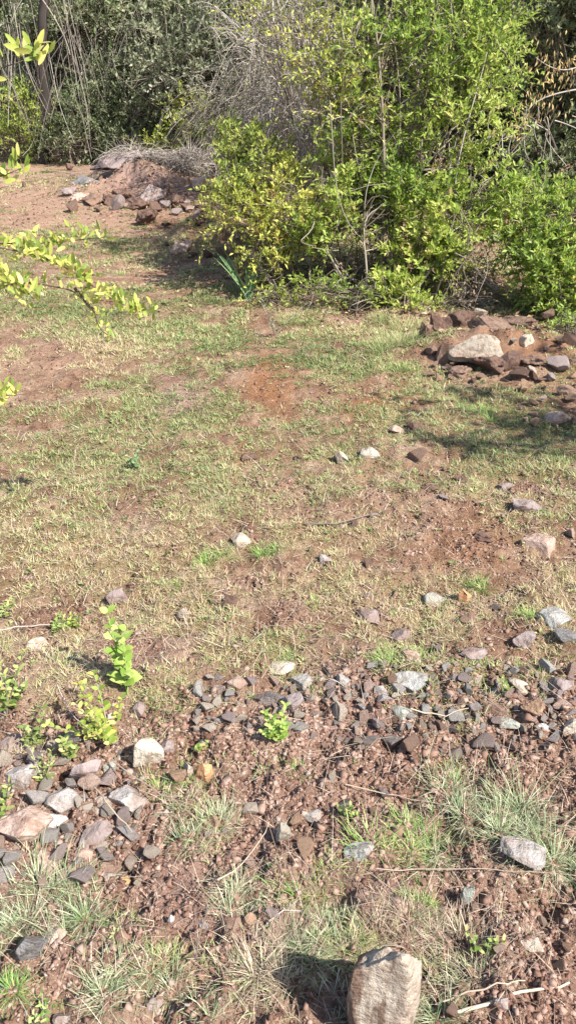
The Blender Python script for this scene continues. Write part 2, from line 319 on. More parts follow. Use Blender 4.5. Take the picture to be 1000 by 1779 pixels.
# gravel and clods
IV = np.array([[x, y, z] for z in (-1, 1) for y in (-1, 1) for x in (-1, 1)])*.72
IFc = np.array([[0, 2, 3], [0, 3, 1], [4, 5, 7], [4, 7, 6], [0, 1, 5], [0, 5, 4], [2, 6, 7], [2, 7, 3], [0, 4, 6], [0, 6, 2], [1, 3, 7], [1, 7, 5]])
def gravel(name, n, y0, y1, power, size, dens, label, lo=0., hi=1.):
    x, y = scatter(n, y0, y1, power); px, py, dep = project(x, y); k = rng.random(len(x)) < dens(px, py, x, y); x, y, dep = x[k], y[k], dep[k]; N = len(x)
    s = size(N, dep); ax = unit(rng.normal(size=(N, 3))); ang = rng.random(N)*6.283
    V = (IV[None]*(1+.30*rng.uniform(-1, 1, (N, 8, 1)))+.42*rng.uniform(-1, 1, (N, 8, 3)))*(s[:, None, None]*rng.uniform(.4, 1.25, (N, 1, 3)))
    c_, s_ = np.cos(ang)[:, None, None], np.sin(ang)[:, None, None]; a = ax[:, None]
    V = V*c_+np.cross(np.broadcast_to(a, V.shape), V)*s_+a*(V*a).sum(-1, keepdims=True)*(1-c_)
    V[..., 2] *= .75; V += np.stack([x, y, H(x, y)+s*.05], 1)[:, None]
    mb = MB(); mb.add(V, (np.arange(N)[:, None, None]*8+IFc[None]).reshape(-1, 3), np.repeat(lo+(hi-lo)*np.clip(rng.random(N)*.8+.2*(.5+.5*vn(x*4, y*4, s=95)), 0, 1), 8))
    mb.obj(name, M['gravel'], label=label, cat='gravel', kind='stuff')
RUB = [(560, 1255, 230, 70, .9), (830, 1240, 230, 80, 1), (110, 1440, 140, 130, .9), (330, 1280, 120, 60, .8), (600, 1400, 300, 120, .75), (250, 1600, 200, 120, .7), (880, 1620, 200, 110, .8), (900, 1320, 160, 60, .8)]
gravel('gravel', 230000, .72, 3.0, .9, lambda N, d: .0012+.0072*rng.random(N)**4.5, lambda a, b, x, y: np.clip(np.interp(b, [1050, 1250, 1350], [.05, .25, .35])+.45*vn(x*13, y*13, s=131)+.8*blobs(a, b, RUB)+.35*vn(x*6, y*6, s=97), .03, 1), 'crumbly reddish soil clods and pebbles over the foreground')
gravel('rubble', 7500, .8, 2.9, .5, lambda N, d: .005+.010*rng.random(N)**2, lambda a, b, x, y: np.clip(blobs(a, b, [(560, 1240, 240, 55, .9), (850, 1240, 230, 65, 1), (100, 1430, 130, 110, .9), (340, 1260, 120, 50, .7), (600, 1370, 300, 120, .25), (250, 1600, 300, 120, .16), (850, 1620, 300, 160, .2)]), 0, 1), 'broken pinkish grey stone chips packed between the larger stones', .35, 1.)
gravel('pebbles', 26000, 2.0, 11, 1.2, lambda N, d: .002+.005*rng.random(N)**2+.0017*d*rng.random(N)**2, lambda a, b, x, y: np.clip(.3+1.2*gs(a, b, 880, 620, 150, 60)+2*gs(a, b, 240, 320, 130, 45)+.5*blobs(a, b, BARE)+.3*vn(x*3, y*3, s=98), .02, 1), 'small pebbles and clods strewn over the grassy clearing', 0, .75)
def ground_weeds():
    mb = MB(); x, y = scatter(5200, .9, 11, 1.2); k = rng.random(len(x)) < np.clip(grassiness(x, y)*.8+.4*vn(x*2, y*2, s=120), .03, 1); x, y = x[k], y[k]; N = len(x); n = 7; rep = np.repeat(np.arange(N), n); a = rng.random(N*n)*6.283
    sz = (.006+.010*rng.random(N)**2)[rep]*np.interp(y, [1, 4, 9], [.8, 1.3, 1.8])[rep]; d = np.stack([np.cos(a), np.sin(a), .2+.7*rng.random(N*n)], 1)
    B = np.stack([x, y, H(x, y)+.004], 1)[rep]+d*sz[:, None]*.5*rng.random((N*n, 1)); leaves(mb, B, d, unit(rng.normal(0, .4, (N*n, 3))+[0, 0, 1]), sz, sz*.45, np.clip(rng.random(N)[rep]*.7+rng.normal(0, .15, N*n), 0, 1)); mb.obj('ground_weeds', M['turf'], label='tiny broad-leaved weeds mixed into the turf', cat='weeds', kind='stuff')
ground_weeds()
def fallen_leaves():
    mb = MB(); x, y = scatter(9000, 4.6, 12, .8); px, py, dep = project(x, y)
    k = rng.random(len(x)) < np.clip(blobs(px, py, [(600, 500, 260, 40, 1), (300, 320, 200, 60, .8), (850, 540, 140, 60, .7), (400, 430, 120, 60, .6), (150, 270, 300, 20, .7)]), 0, 1); x, y = x[k], y[k]; N = len(x)
    leaves(mb, np.stack([x, y, H(x, y)+.01+.02*rng.random(N)], 1), unit(rng.normal(size=(N, 3))*[1, 1, .35]), unit(rng.normal(size=(N, 3))*.5+[0, 0, 1]), .03+.03*rng.random(N), .018+.01*rng.random(N), rng.random(N))
    mb.obj('fallen_leaves', M['dead'], label='brown dead leaves lying under the bushes', cat='leaf litter', kind='stuff')
fallen_leaves()
# ------------------------------------------------------------------ rocks
def ico(sub):
    b = bmesh.new(); bmesh.ops.create_icosphere(b, subdivisions=sub, radius=1); V = np.array([v.co for v in b.verts]); Fc = np.array([[v.index for v in f.verts] for f in b.faces]); b.free(); return V, Fc
I4, I3 = ico(5), ico(4)
def rock_mesh(dims, seed, hero=True, cuts=14, rough=.025):
    r = np.random.default_rng(seed); V, Fc = I4 if hero else I3; V = V.copy()
    for k in range(cuts):
        n = r.normal(size=3); n /= np.linalg.norm(n); d = r.uniform(*((.42, .78) if hero else (.3, .66))); e = np.maximum(V@n-d, 0); V -= n*e[:, None]
    if hero:
        q = V*2.3+seed*3.7; dn = fbm(q[:, 0], q[:, 1], q[:, 2], s=seed % 97, o=4, g=.55); V = V*(1+rough*2*dn[:, None]-.05*np.clip(.12-np.abs(vn(q[:, 0]*.9, q[:, 1]*.9, q[:, 2]*.5, s=11)), 0, 1)[:, None]*8*(rough+.2))
        q = V*[1.2, 1.2, 7]+seed; V = V*(1+rough*.5*vn(q[:, 0], q[:, 1], q[:, 2], s=5)[:, None])
    V = V/np.abs(V).max(0); V = V*np.array(dims)*.5
    mb = MB(); mb.add(V, Fc); return mb.mesh('rock')
TONE = {'dull': (.42, .355, .285), 'cream': (.66, .58, .47), 'beige': (.52, .45, .37), 'pink': (.50, .365, .30), 'tan': (.42, .28, .19), 'orange': (.60, .33, .17), 'yellow': (.68, .46, .2), 'grey': (.42, .385, .36), 'bluegrey': (.41, .40, .37),
        'slate': (.21, .20, .195), 'mauve': (.35, .285, .27), 'brown': (.25, .165, .125), 'green': (.42, .44, .38), 'white': (.7, .68, .64), 'earth': (.17, .105, .08)}
seedc = [100]; PLACED = []
def place_rock(px, py, w, h, tone, label, name='rock', tilt=(0, 0), yaw=None, depthf=.8, sink=.34, cuts=14, rough=.025, group=None, hero=True, me=None):
    """px,py centre of the stone in the photograph, w,h its apparent size"""
    p = at(px, py+h*.42); _, _, dep = project(*p); m_ = float(dep)/F
    W = w*m_*1.1; dd = math.atan2(CAM_Z-p[2], p[1]); D = W*depthf
    Hh = max((h*m_-D*math.sin(dd))/math.cos(dd), W*.35)/(1-sink)
    seedc[0] += 1
    if me is None: me = rock_mesh((W, D, Hh), seedc[0], hero, cuts, rough)
    o = bpy.data.objects.new(name, me); COL.objects.link(o)
    if not me.materials: me.materials.append(M['rock'])
    o.location = (float(p[0]), float(p[1]+D*.4), float(H(p[0], p[1]+D*.4))+Hh*(.5-sink))
    o.rotation_euler = (R(tilt[0]), R(tilt[1]), R(random.uniform(-25, 25) if yaw is None else yaw))
    t = TONE[tone]; k = random.uniform(.92, 1.08); o.color = (t[0]*k, t[1]*k, t[2]*k, 1)
    PLACED.append((px, py, max(w, h)))
    return tag(o, label, 'rock' if w > 34 else 'stone', group)
ROCKS = [
 (648, 1722, 139, 225, 'beige', 'large upright pale rock with brown streaks at the bottom edge', dict(depthf=.6, sink=.26, yaw=8, cuts=10, rough=.05)),
 (832, 603, 104, 62, 'dull', 'pale cream boulder set in the brown earth mound before the right bushes', dict(depthf=.8, cuts=8, rough=.05, yaw=5)),
 (800, 556, 66, 34, 'earth', 'brown earthy rock behind the pale boulder, at the foot of the dead twigs', dict(rough=.09)),
 (866, 570, 84, 34, 'brown', 'long brown rock sloping down behind the pale boulder', dict(tilt=(0, 14))),
 (914, 592, 34, 26, 'cream', 'small cream stone at the right end of the earth mound', dict()),
 (770, 560, 40, 40, 'earth', 'dark brown lump at the back left of the earth mound', dict(rough=.1)), (905, 560, 60, 30, 'brown', 'low brown rock at the back right of the earth mound', dict(rough=.1)), (860, 640, 70, 26, 'earth', 'crumbly dark lump at the front foot of the pale boulder', dict(rough=.12)),
 (930, 625, 46, 30, 'brown', 'brown lump on the right slope of the earth mound', dict(rough=.1)), (740, 570, 26, 40, 'earth', 'small dark lump beside the yellow-green grass at the earth mound', dict(rough=.1)), (800, 650, 50, 20, 'brown', 'flat brown rock in front of the earth mound', dict(rough=.1)), (720, 745, 40, 18, 'earth', 'dark clod right of the pinkish stone on bare soil', dict(rough=.12)),
 (432, 795, 34, 18, 'earth', 'dark clod on the bare red patch left of centre', dict(rough=.12)), (456, 812, 20, 14, 'earth', 'small dark clod below the clod on the bare red patch', dict(rough=.12)), (518, 795, 18, 14, 'earth', 'small dark clod between the bare red patch and the cream stone', dict(rough=.12)), (750, 845, 36, 28, 'earth', 'dark clod in the grass right of centre', dict(rough=.12)), (803, 832, 26, 20, 'earth', 'dark brown clod right of the clod in the grass', dict(rough=.12)), (878, 838, 36, 22, 'mauve', 'brown-grey stone above the mauve stone at right', dict()), (840, 935, 40, 18, 'earth', 'dark crumbly clod left of the large pinkish rock', dict(rough=.12)),
 (888, 625, 40, 50, 'earth', 'dark broken rock against the right side of the pale boulder', dict()),
 (775, 590, 34, 44, 'brown', 'narrow brown rock at the left end of the earth mound', dict()),
 (247, 1313, 66, 74, 'cream', 'cream white rock with pink stains beneath the small yellow-green plant', dict(tilt=(8, 12))),
 (355, 1338, 42, 50, 'orange', 'flat orange-tan rock standing alone right of the cream white rock', dict(tilt=(0, -10))),
 (147, 1338, 54, 62, 'mauve', 'layered grey-brown rock left of the cream white rock', dict(tilt=(10, -8))),
 (218, 1388, 66, 50, 'grey', 'smooth light grey rock just below the cream white rock', dict()),
 (88, 1438, 48, 26, 'white', 'bright off-white stone lying on the big tilted slab', dict(sink=.1)),
 (166, 1447, 66, 58, 'mauve', 'dark mauve-grey block in the middle of the left rubble', dict(tilt=(-8, 10))),
 (38, 1440, 96, 96, 'pink', 'big tilted brown-pink slab with an orange edge at the left edge', dict(tilt=(14, -28), depthf=.7)),
 (106, 1404, 60, 42, 'grey', 'dull grey rock above the bright off-white stone', dict()),
 (146, 1487, 36, 36, 'pink', 'blunt pinkish stone below the dark mauve-grey block', dict()),
 (178, 1398, 44, 40, 'beige', 'beige stone wedged between the mauve block and the smooth grey rock', dict()),
 (211, 1520, 28, 24, 'yellow', 'bright yellow-orange stone on the bare soil', dict()),
 (186, 1519, 24, 22, 'grey', 'small grey stone touching the yellow-orange stone', dict()),
 (50, 1655, 58, 66, 'slate', 'dark slate rock with layered edges near the lower left corner', dict(tilt=(10, 20))),
 (92, 1637, 54, 34, 'beige', 'split beige rock beside the dark slate rock', dict()),
 (470, 1207, 72, 38, 'slate', 'flat slate with a rusty orange left end in the middle of the rubble', dict(tilt=(20, 0), depthf=.5)),
 (523, 1174, 40, 36, 'bluegrey', 'triangular blue-grey stone above right of the rusty slate', dict(cuts=7)),
 (483, 1150, 52, 32, 'cream', 'half-buried pale cream rock above the rusty slate', dict(sink=.4)),
 (505, 1225, 42, 46, 'mauve', 'mauve stone against the right end of the rusty slate', dict()),
 (720, 1186, 66, 38, 'bluegrey', 'broad blue-grey rock at the top of the right rubble', dict()),
 (692, 1234, 42, 38, 'green', 'pale greenish stone below the broad blue-grey rock', dict()),
 (410, 1188, 36, 30, 'pink', 'pink-tan stone left of the rusty slate', dict()),
 (662, 1200, 36, 40, 'grey', 'grey stone left of the broad blue-grey rock', dict()),
 (905, 1196, 38, 22, 'cream', 'flat cream stone at the upper edge of the right rubble', dict()),
 (885, 1256, 42, 30, 'green', 'grey-green stone left of the small white stone', dict()),
 (943, 1267, 24, 22, 'white', 'small white stone in a dark gap of the right rubble', dict()),
 (990, 1268, 34, 36, 'beige', 'pale stone on the right edge beside the small white stone', dict()),
 (826, 1226, 27, 27, 'slate', 'small dark mauve stone between brown stones in the right rubble', dict()),
 (924, 1232, 40, 52, 'tan', 'tall tan-brown stone above the small white stone', dict(tilt=(0, 15))),
 (860, 1232, 44, 34, 'brown', 'rough brown stone left of the tall tan-brown stone', dict()),
 (978, 1190, 50, 40, 'mauve', 'mauve-brown rock on the right edge above the rubble', dict()),
 (905, 1497, 78, 54, 'grey', 'rounded light grey boulder under the grey-green tuft at right', dict()),
 (625, 1494, 52, 34, 'bluegrey', 'square blue-grey rock in front of the fresh green tuft', dict()),
 (545, 1420, 34, 18, 'bluegrey', 'thin shiny pale chip lying on the bare red soil', dict(sink=.1)),
 (489, 1452, 30, 44, 'green', 'grey-green stone standing in the grass left of the bare soil', dict()),
 (812, 1552, 22, 42, 'green', 'narrow grey-green stone standing below the light grey boulder', dict(cuts=7)),
 (962, 1076, 64, 40, 'bluegrey', 'light blue-grey rock at the right edge above the rubble', dict()),
 (988, 1106, 48, 46, 'slate', 'dark grey rock leaning on the light blue-grey rock', dict()),
 (916, 1106, 46, 36, 'mauve', 'mauve-brown rock left of the dark grey rock', dict()),
 (760, 1036, 44, 36, 'green', 'rough grey-green stone beside the upright orange-tan stone', dict()),
 (805, 1032, 28, 38, 'orange', 'upright orange-tan stone in the grass', dict(tilt=(0, 8))),
 (810, 1074, 32, 30, 'brown', 'dark brown stone below the upright orange-tan stone', dict()),
 (943, 937, 62, 54, 'pink', 'large pinkish rock with a dark left side near the right edge', dict(tilt=(0, 10))),
 (918, 880, 46, 28, 'mauve', 'mauve stone above the large pinkish rock', dict()),
 (640, 786, 40, 26, 'beige', 'low grey-beige stone in the middle of the clearing', dict()),
 (592, 789, 24, 30, 'cream', 'cream stone standing left of the low grey-beige stone', dict()),
 (686, 746, 28, 18, 'pink', 'pinkish stone at the edge of the bare orange soil', dict()),
 (419, 939, 38, 34, 'beige', 'rounded grey-beige stone beside bright green grass', dict()),
 (562, 970, 26, 24, 'grey', 'pointed light grey stone in the middle of the grass', dict(cuts=7)),
 (201, 1036, 38, 36, 'mauve', 'purple-grey stone just above the broad-leaved seedling', dict()),
 (320, 1056, 26, 38, 'beige', 'pale stone on edge with a dark left side, right of the seedling', dict(depthf=.5)),
 (399, 1047, 28, 26, 'earth', 'dark brown stone in bare soil right of the seedling', dict()),
 (970, 723, 48, 32, 'pink', 'pink-brown rock at the right edge beside the dark shadow', dict()),
 (985, 680, 34, 26, 'brown', 'brown rock at the right edge above the dark shadow', dict()),
 (714, 1137, 38, 30, 'pink', 'pink-beige stone beside the green tuft above the right rubble', dict()),
 (642, 1076, 44, 26, 'mauve', 'flat pinkish mauve stone in the grass above the rubble', dict()),
 (700, 1100, 40, 24, 'mauve', 'low mauve-grey stone above the pink-beige stone', dict()),
 (822, 1140, 44, 30, 'mauve', 'low pinkish-grey rock half hidden by grass above the rubble', dict()),
 (595, 1185, 26, 30, 'grey', 'grey stone behind the small tuft in the middle rubble', dict()),
 (240, 1222, 32, 44, 'mauve', 'mauve stone right of the small yellow-green plant', dict()),
 (18, 1284, 56, 40, 'mauve', 'grey-brown rock at the left edge under the dry twigs', dict()),
 (30, 1366, 66, 30, 'grey', 'flat grey slab at the left edge above the big tilted slab', dict()),
 (290, 1298, 34, 32, 'mauve', 'mauve-grey stone touching the right of the cream white rock', dict()),
 (327, 1330, 22, 36, 'beige', 'slim beige stone left of the flat orange-tan rock', dict()),
 (405, 1608, 54, 50, 'brown', 'brown earthy rock in the bottom middle soil', dict()),
 (430, 1605, 28, 36, 'tan', 'tan stone leaning on the brown earthy rock', dict()),
 (352, 1602, 22, 22, 'grey', 'small grey stone above a dark crack in the soil', dict()),
 (268, 1743, 26, 22, 'mauve', 'mauve pebble near the bottom edge left of the dry tuft', dict()),
 (297, 1600, 14, 17, 'white', 'tiny pinkish white stone on the red soil', dict()),
 (218, 1574, 18, 14, 'cream', 'tiny cream stone below the yellow-orange stone', dict()),
 (105, 1765, 34, 34, 'grey', 'grey stone cut by the bottom edge at lower left', dict()),
 (870, 1755, 26, 28, 'mauve', 'mauve stone under the pale dry stalks', dict()),
 (925, 1660, 40, 22, 'beige', 'low beige stone right of the small yellow-green leaves', dict()),
 (60, 1120, 36, 18, 'cream', 'flat pale stone left of the seedling shadow', dict()),
 (376, 1203, 34, 26, 'slate', 'dark grey stone at the left end of the middle rubble', dict()),
 (190, 1330, 24, 28, 'green', 'small rounded grey-green stone in the dark gap beside the cream white rock', dict()),
 (70, 1505, 60, 34, 'pink', 'pinkish flat rock below the big tilted slab', dict()),
 (120, 1520, 44, 26, 'pink', 'pink-grey rock right of the pinkish flat rock', dict()),
 (200, 1255, 30, 20, 'brown', 'brown stone at the foot of the small yellow-green plant', dict()),
]
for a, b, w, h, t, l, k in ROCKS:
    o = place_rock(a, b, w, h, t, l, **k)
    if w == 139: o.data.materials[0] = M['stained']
# far mound pieces
FAR = [(150, 312, 60, 26, 'slate', 'dark grey-brown rock on the left shoulder of the far mound'), (215, 300, 74, 34, 'mauve', 'large grey-brown rock near the top of the far mound'), (262, 342, 56, 34, 'mauve', 'grey-brown rock on the right front of the far mound'),
       (160, 350, 50, 16, 'mauve', 'flat grey-brown slab at the front of the far mound'), (120, 330, 30, 16, 'mauve', 'small grey-brown rock at the left foot of the far mound'), (195, 325, 44, 20, 'earth', 'dark rock in the hollow of the far mound'),
       (300, 318, 50, 20, 'mauve', 'rust-grey-brown rock on the right slope of the far mound'), (345, 382, 54, 26, 'earth', 'dark earthy rock at the foot of the yellow-green bush'), (312, 404, 46, 24, 'pink', 'pink-grey-brown rock left of the dark earthy rock by the yellow-green bush'),
       (180, 285, 56, 26, 'mauve', 'grey-brown rock at the upper left of the far mound'), (240, 318, 60, 30, 'earth', 'blocky dark rock in the centre of the far mound'), (205, 340, 46, 22, 'mauve', 'low grey-brown rock in the lower middle of the far mound'), (285, 338, 36, 24, 'earth', 'small dark rock at the right foot of the far mound'), (135, 345, 34, 12, 'pink', 'thin pale slab at the left front of the far mound'),
       (270, 300, 60, 24, 'mauve', 'grey-brown rock just below the brush on the far mound'), (240, 358, 50, 16, 'mauve', 'flat grey-brown rock at the very front of the far mound'), (372, 372, 40, 26, 'earth', 'dark lump of earth under the left end of the yellow-green bush'),
       (42, 323, 10, 9, 'earth', 'small dark stone alone on the pale soil at far left')]
for a, b, w, h, t, l in FAR: place_rock(a, b, w*.95, h*1.15, random.choice(['mauve', 'earth', 'brown']) if t == 'mauve' else t, l, rough=.11, sink=.25, cuts=15, tilt=(random.uniform(-12, 12), random.uniform(-15, 15)))
# small loose stones: copies of a dozen shapes
small = [rock_mesh((1, random.uniform(.55, .95), random.uniform(.4, .85)), 900+i, False, 13) for i in range(14)]
for me in small: me.materials.append(M['rock'])
ZONES = [(17, (0, 1320, 235, 1540), 'fist-sized flat stone packed in the left rubble pile', 'flat stones in the left rubble pile', ['pink', 'mauve', 'grey', 'beige', 'mauve']), (140, (620, 1160, 1000, 1300), 'small angular stone packed in the rubble band at right', 'small stones in the right rubble band', ['mauve', 'pink', 'brown', 'beige', 'grey', 'tan', 'bluegrey', 'beige', 'pink', 'grey']),
         (64, (340, 1175, 620, 1285), 'small angular stone packed in the middle rubble', 'small stones in the middle rubble', ['mauve', 'pink', 'grey', 'beige', 'beige', 'bluegrey']),
         (56, (0, 1290, 240, 1530), 'small stone lying among the left rubble', 'small stones in the left rubble', ['pink', 'mauve', 'beige', 'grey', 'tan', 'beige', 'grey', 'cream']),
         (20, (240, 1330, 760, 1600), 'little loose stone on the bare red soil', 'loose stones on the bare soil', ['pink', 'beige', 'mauve', 'tan']),
         (16, (760, 1560, 1000, 1779), 'little loose stone on the lower right soil', 'loose stones at lower right', ['pink', 'beige', 'tan', 'brown']),
         (9, (600, 800, 1000, 1150), 'small stone scattered in the grass at right', 'stones scattered in the right grass', ['mauve', 'pink', 'beige', 'brown'])]
ZONES += [(34, (745, 545, 1000, 665), 'crumbly brown lump on the earth mound before the right bushes', 'brown lumps on the right earth mound', ['earth', 'brown', 'brown', 'tan', 'mauve', 'beige']),
          (12, (900, 660, 1000, 745), 'brown stone below the earth mound at the right edge', 'brown stones at the right edge', ['brown', 'pink', 'tan']),
          (34, (118, 275, 350, 368), 'broken grey-brown lump on the far mound', 'broken lumps on the far mound', ['mauve', 'brown', 'earth', 'mauve', 'pink']),
          (9, (280, 375, 400, 430), 'dark lump of earth in the shade left of the yellow-green bush', 'dark lumps by the yellow-green bush', ['earth', 'brown'])]
for n, (x0, y0, x1, y1), lab, grp, tones in ZONES:
    c = tries = 0
    while c < n and tries < 6000:
        tries += 1; px, py = random.uniform(x0, x1), random.uniform(y0, y1); w = random.uniform(34, 56) if n == 17 else random.uniform(20, 44) if random.random() < .55 else random.uniform(13, 22)
        if any((px-a)**2+((py-b)*1.2)**2 < ((w+s)*.34)**2 for a, b, s in PLACED): continue
        p = at(px, py); _, _, dep = project(*p); s = w*float(dep)/F; me = random.choice(small)
        o = bpy.data.objects.new('lump' if 'lump' in lab else 'stone', me); COL.objects.link(o); o.scale = (s, s, s); o.location = (p[0], p[1], p[2]+s*.27)
        o.rotation_euler = (random.uniform(-.5, .5), random.uniform(-.5, .5), random.uniform(0, 6.28)); t = TONE[random.choice(tones)]; k = random.uniform(.85, 1.4); o.color = (t[0]*k, t[1]*k, t[2]*k, 1)
        tag(o, lab, 'lump' if 'lump' in lab else 'stone', grp); PLACED.append((px, py, w)); c += 1
# ------------------------------------------------------------------ grass tufts
def tuft(px, py, rad, n, mt, label, hgt=1., lean=.9, wid=1.):
    p = at(px, py); _, _, dep = project(*p); rr = rad*float(dep)/F; mb = MB(); n = int(n*1.9)
    ns = max(3, int(rad/11)); sa = rng.random(ns)*6.283; sr = rr*.85*np.sqrt(rng.random(ns)); wgt = rng.random(ns)+.35; ci = rng.choice(ns, n, p=wgt/wgt.sum())
    az = rng.random(n)*6.283; r = rr*.34*np.abs(rng.normal(size=n)); cxs, cys = sr*np.cos(sa)*1.15, sr*np.sin(sa)*.8
    x, y = p[0]+cxs[ci]+r*np.cos(az), p[1]+cys[ci]+r*np.sin(az); P = np.stack([x, y, H(x, y)-.004], 1)
    la = rng.random(ns)*6.283; bias = rng.random(ns)[ci]*.9; vx = np.cos(az)+bias*np.cos(la[ci]); vy = np.sin(az)+bias*np.sin(la[ci]); az = np.arctan2(vy, vx)+rng.normal(0, .5, n)
    sh_ = (.55+.7*rng.random(ns))[ci]; h = rr*.74*hgt*sh_*(.25+.9*rng.random(n)**1.3); dry = rng.random(n) < .14
    rnd = np.clip(rng.normal(.42, .22, n)+.12*rng.normal(size=ns)[ci], 0, .9); rnd = np.where(dry, 1., rnd)
    blades(mb, P-[p], h, (.0009+.0011*rng.random(n))*wid*(1+.15*float(dep)), np.where(dry, .5, .1)+(lean+.2)*rng.random(n)**.8, az, .2+1.1*rng.random(n), 4, rnd)
    o = mb.obj('grass_tuft', M[mt], label=label, cat='grass tuft'); o.location = p
TUFTS = [
 (815, 1395, 78, 520, 'tuftg', 'big grey-green tuft with a dark hollow on its left side'), (700, 1475, 70, 420, 'tuftb', 'fresh green tuft behind the square blue-grey rock'), (768, 1470, 62, 330, 'tuftg', 'green tuft between the fresh green tuft and the boulder tuft'),
 (935, 1450, 88, 620, 'tuftg', 'wide grey-green tuft drooping over the rounded light grey boulder'), (985, 1490, 50, 240, 'tuftg', 'small tuft at the right edge beside the rounded boulder'), (345, 1425, 66, 300, 'tuftg', 'loose grey-green tuft below the flat orange-tan rock'),
 (85, 1595, 92, 620, 'tuftg', 'large blue-green tuft near the lower left above the slate rock'), (10, 1600, 50, 240, 'tuftg', 'tuft cut by the left edge beside the large blue-green tuft'), (140, 1625, 36, 140, 'tuftb', 'small fresh tuft right of the split beige rock'),
 (220, 1715, 66, 300, 'tuftg', 'sprawling tuft on red soil near the bottom left'), (470, 1700, 90, 560, 'tuftd', 'dry pinkish tuft left of the large upright rock'), (560, 1640, 70, 380, 'tuftg', 'grey-green tuft just above the large upright rock'),
 (440, 1560, 60, 240, 'tuftg', 'thin grassy tuft right of the dark crack in the soil'), (530, 1530, 50, 200, 'tuftb', 'yellow-green tuft left of the square blue-grey rock, lower down'), (738, 1580, 40, 260, 'tuftb', 'bright yellow-green feathery tuft above right of the upright rock'),
 (760, 1660, 80, 460, 'tuftd', 'dry straw-coloured tuft right of the large upright rock'), (680, 1610, 60, 300, 'tuftd', 'dry tuft of grey stems above the large upright rock'), (600, 1590, 46, 180, 'tuftg', 'dark green tuft in the shaded hollow above the upright rock'),
 (820, 1690, 56, 240, 'tuftg', 'green tuft below the small yellow-green leaves at right'), (285, 1360, 36, 130, 'tuftb', 'bright green tuft touching the cream white rock'), (487, 1338, 32, 160, 'tuftb', 'short bright green tuft below the small bushy weed'),
 (560, 1200, 34, 130, 'turf', 'yellow-green tuft growing between stones right of the mauve stone'), (700, 1148, 40, 170, 'tuftb', 'green tuft at the upper edge of the right rubble'), (745, 1150, 34, 130, 'tuftb', 'thin green tuft right of the pink-beige stone'),
 (500, 1150, 34, 110, 'tuftb', 'upright tuft between the cream rock and the triangular stone'), (372, 975, 34, 260, 'tuftb', 'bright lime tuft left of the rounded grey-beige stone'), (455, 955, 30, 170, 'tuftb', 'bright tuft right of the rounded grey-beige stone'),
 (285, 1020, 28, 140, 'tuftb', 'bright tuft between the purple-grey stone and the pale stone on edge'), (541, 1040, 26, 140, 'tuftb', 'small lime tuft below the pointed light grey stone'), (848, 1018, 32, 130, 'tuftb', 'green tuft right of the upright orange-tan stone'),
 (905, 1068, 40, 150, 'tuftb', 'green tuft left of the light blue-grey rock'), (790, 1330, 34, 140, 'tuftb', 'fresh small tuft above the big grey-green tuft'), (930, 1170, 36, 120, 'turf', 'straw-green tuft above the flat cream stone'),
 (875, 1175, 34, 110, 'tuftb', 'low green tuft left of the flat cream stone'), (905, 1650, 40, 130, 'tuftd', 'dry tuft on the soil beside the low beige stone'), (40, 1745, 50, 220, 'tuftb', 'yellow-green tuft in the lower left corner'),
 (125, 1145, 38, 150, 'tuftg', 'dark grassy tuft in the seedling shadow'), (640, 645, 22, 120, 'turf', 'tall straw-green tuft beside the bare orange soil'), (700, 600, 50, 420, 'turf', 'tall yellow-green grass patch left of the earth mound'),
 (690, 565, 40, 300, 'turf', 'yellow grass patch at the foot of the main bush'), (510, 560, 36, 250, 'turf', 'pale grass patch below the main bush'), (700, 640, 24, 140, 'tuftb', 'bright green patch below the yellow grass at the earth mound'),
 (840, 720, 40, 260, 'tuftb', 'green grass patch in the shade right of centre'), (650, 1760, 60, 200, 'tuftg', 'grass blades in front of the large upright rock foot')]
for a in TUFTS[:-1]: tuft(*a)
tuft(600, 1775, 40, 90, 'tuftg', 'sparse blades crossing the left foot of the large upright rock')
tuft(730, 1760, 60, 260, 'tuftg', 'green and grey blades at the right foot of the large upright rock')
tuft(330, 1760, 60, 220, 'tuftg', 'thin tuft at the bottom edge left of the dry pinkish tuft')
# ------------------------------------------------------------------ sticks and stalks
def stick(pts, rad, label, name='dry_stick', mt='twig', lift=.012, rnd=.9, cat='stick'):
    P = np.array([at(*q[:2])+[0, 0, (q[2] if len(q) > 2 else 0)+lift] for q in pts]); t = np.linspace(0, len(P)-1, 9); k = np.minimum(t.astype(int), len(P)-2); f = (t-k)[:, None]
    Q = P[k]*(1-f)+P[k+1]*f; Q += rng.normal(0, .002, Q.shape); mb = MB(); tubes(mb, Q[None]-Q[0], np.linspace(rad, rad*.55, 9), 6, rnd); o = mb.obj(name, M[mt], smooth=True, label=label, cat=cat); o.location = Q[0]
stick([(785, 1768), (900, 1735), (985, 1712)], .004, 'thick pale dry stalk lying on the soil at lower right', 'dry_stalk', 'straw')
stick([(760, 1745), (860, 1728), (905, 1712)], .002, 'thin pale stalk just above the thick dry stalk', 'dry_stalk', 'straw', .02, .8)
stick([(448, 1622), (490, 1598), (522, 1582)], .0022, 'short grey stick lying above the dry pinkish tuft', rnd=.6)
stick([(530, 912), (580, 920), (650, 896)], .004, 'curved dark twig lying across the grass in mid clearing', rnd=.1)
stick([(655, 895), (640, 900)], .008, 'short dark stub of wood in mid clearing', rnd=.05)
stick([(600, 1372), (690, 1388), (790, 1420)], .0016, 'long thin tan stem across the bare red soil', 'dry_stalk', 'straw', rnd=.7)
stick([(380, 1550), (430, 1495), (470, 1442)], .0015, 'pale straw stalk standing over the thin grassy tuft', 'dry_stalk', 'straw', .03)
stick([(200, 1345), (270, 1395), (330, 1430)], .002, 'pale stem crossing the smooth light grey rock', 'dry_stalk', 'straw', .06, .5)
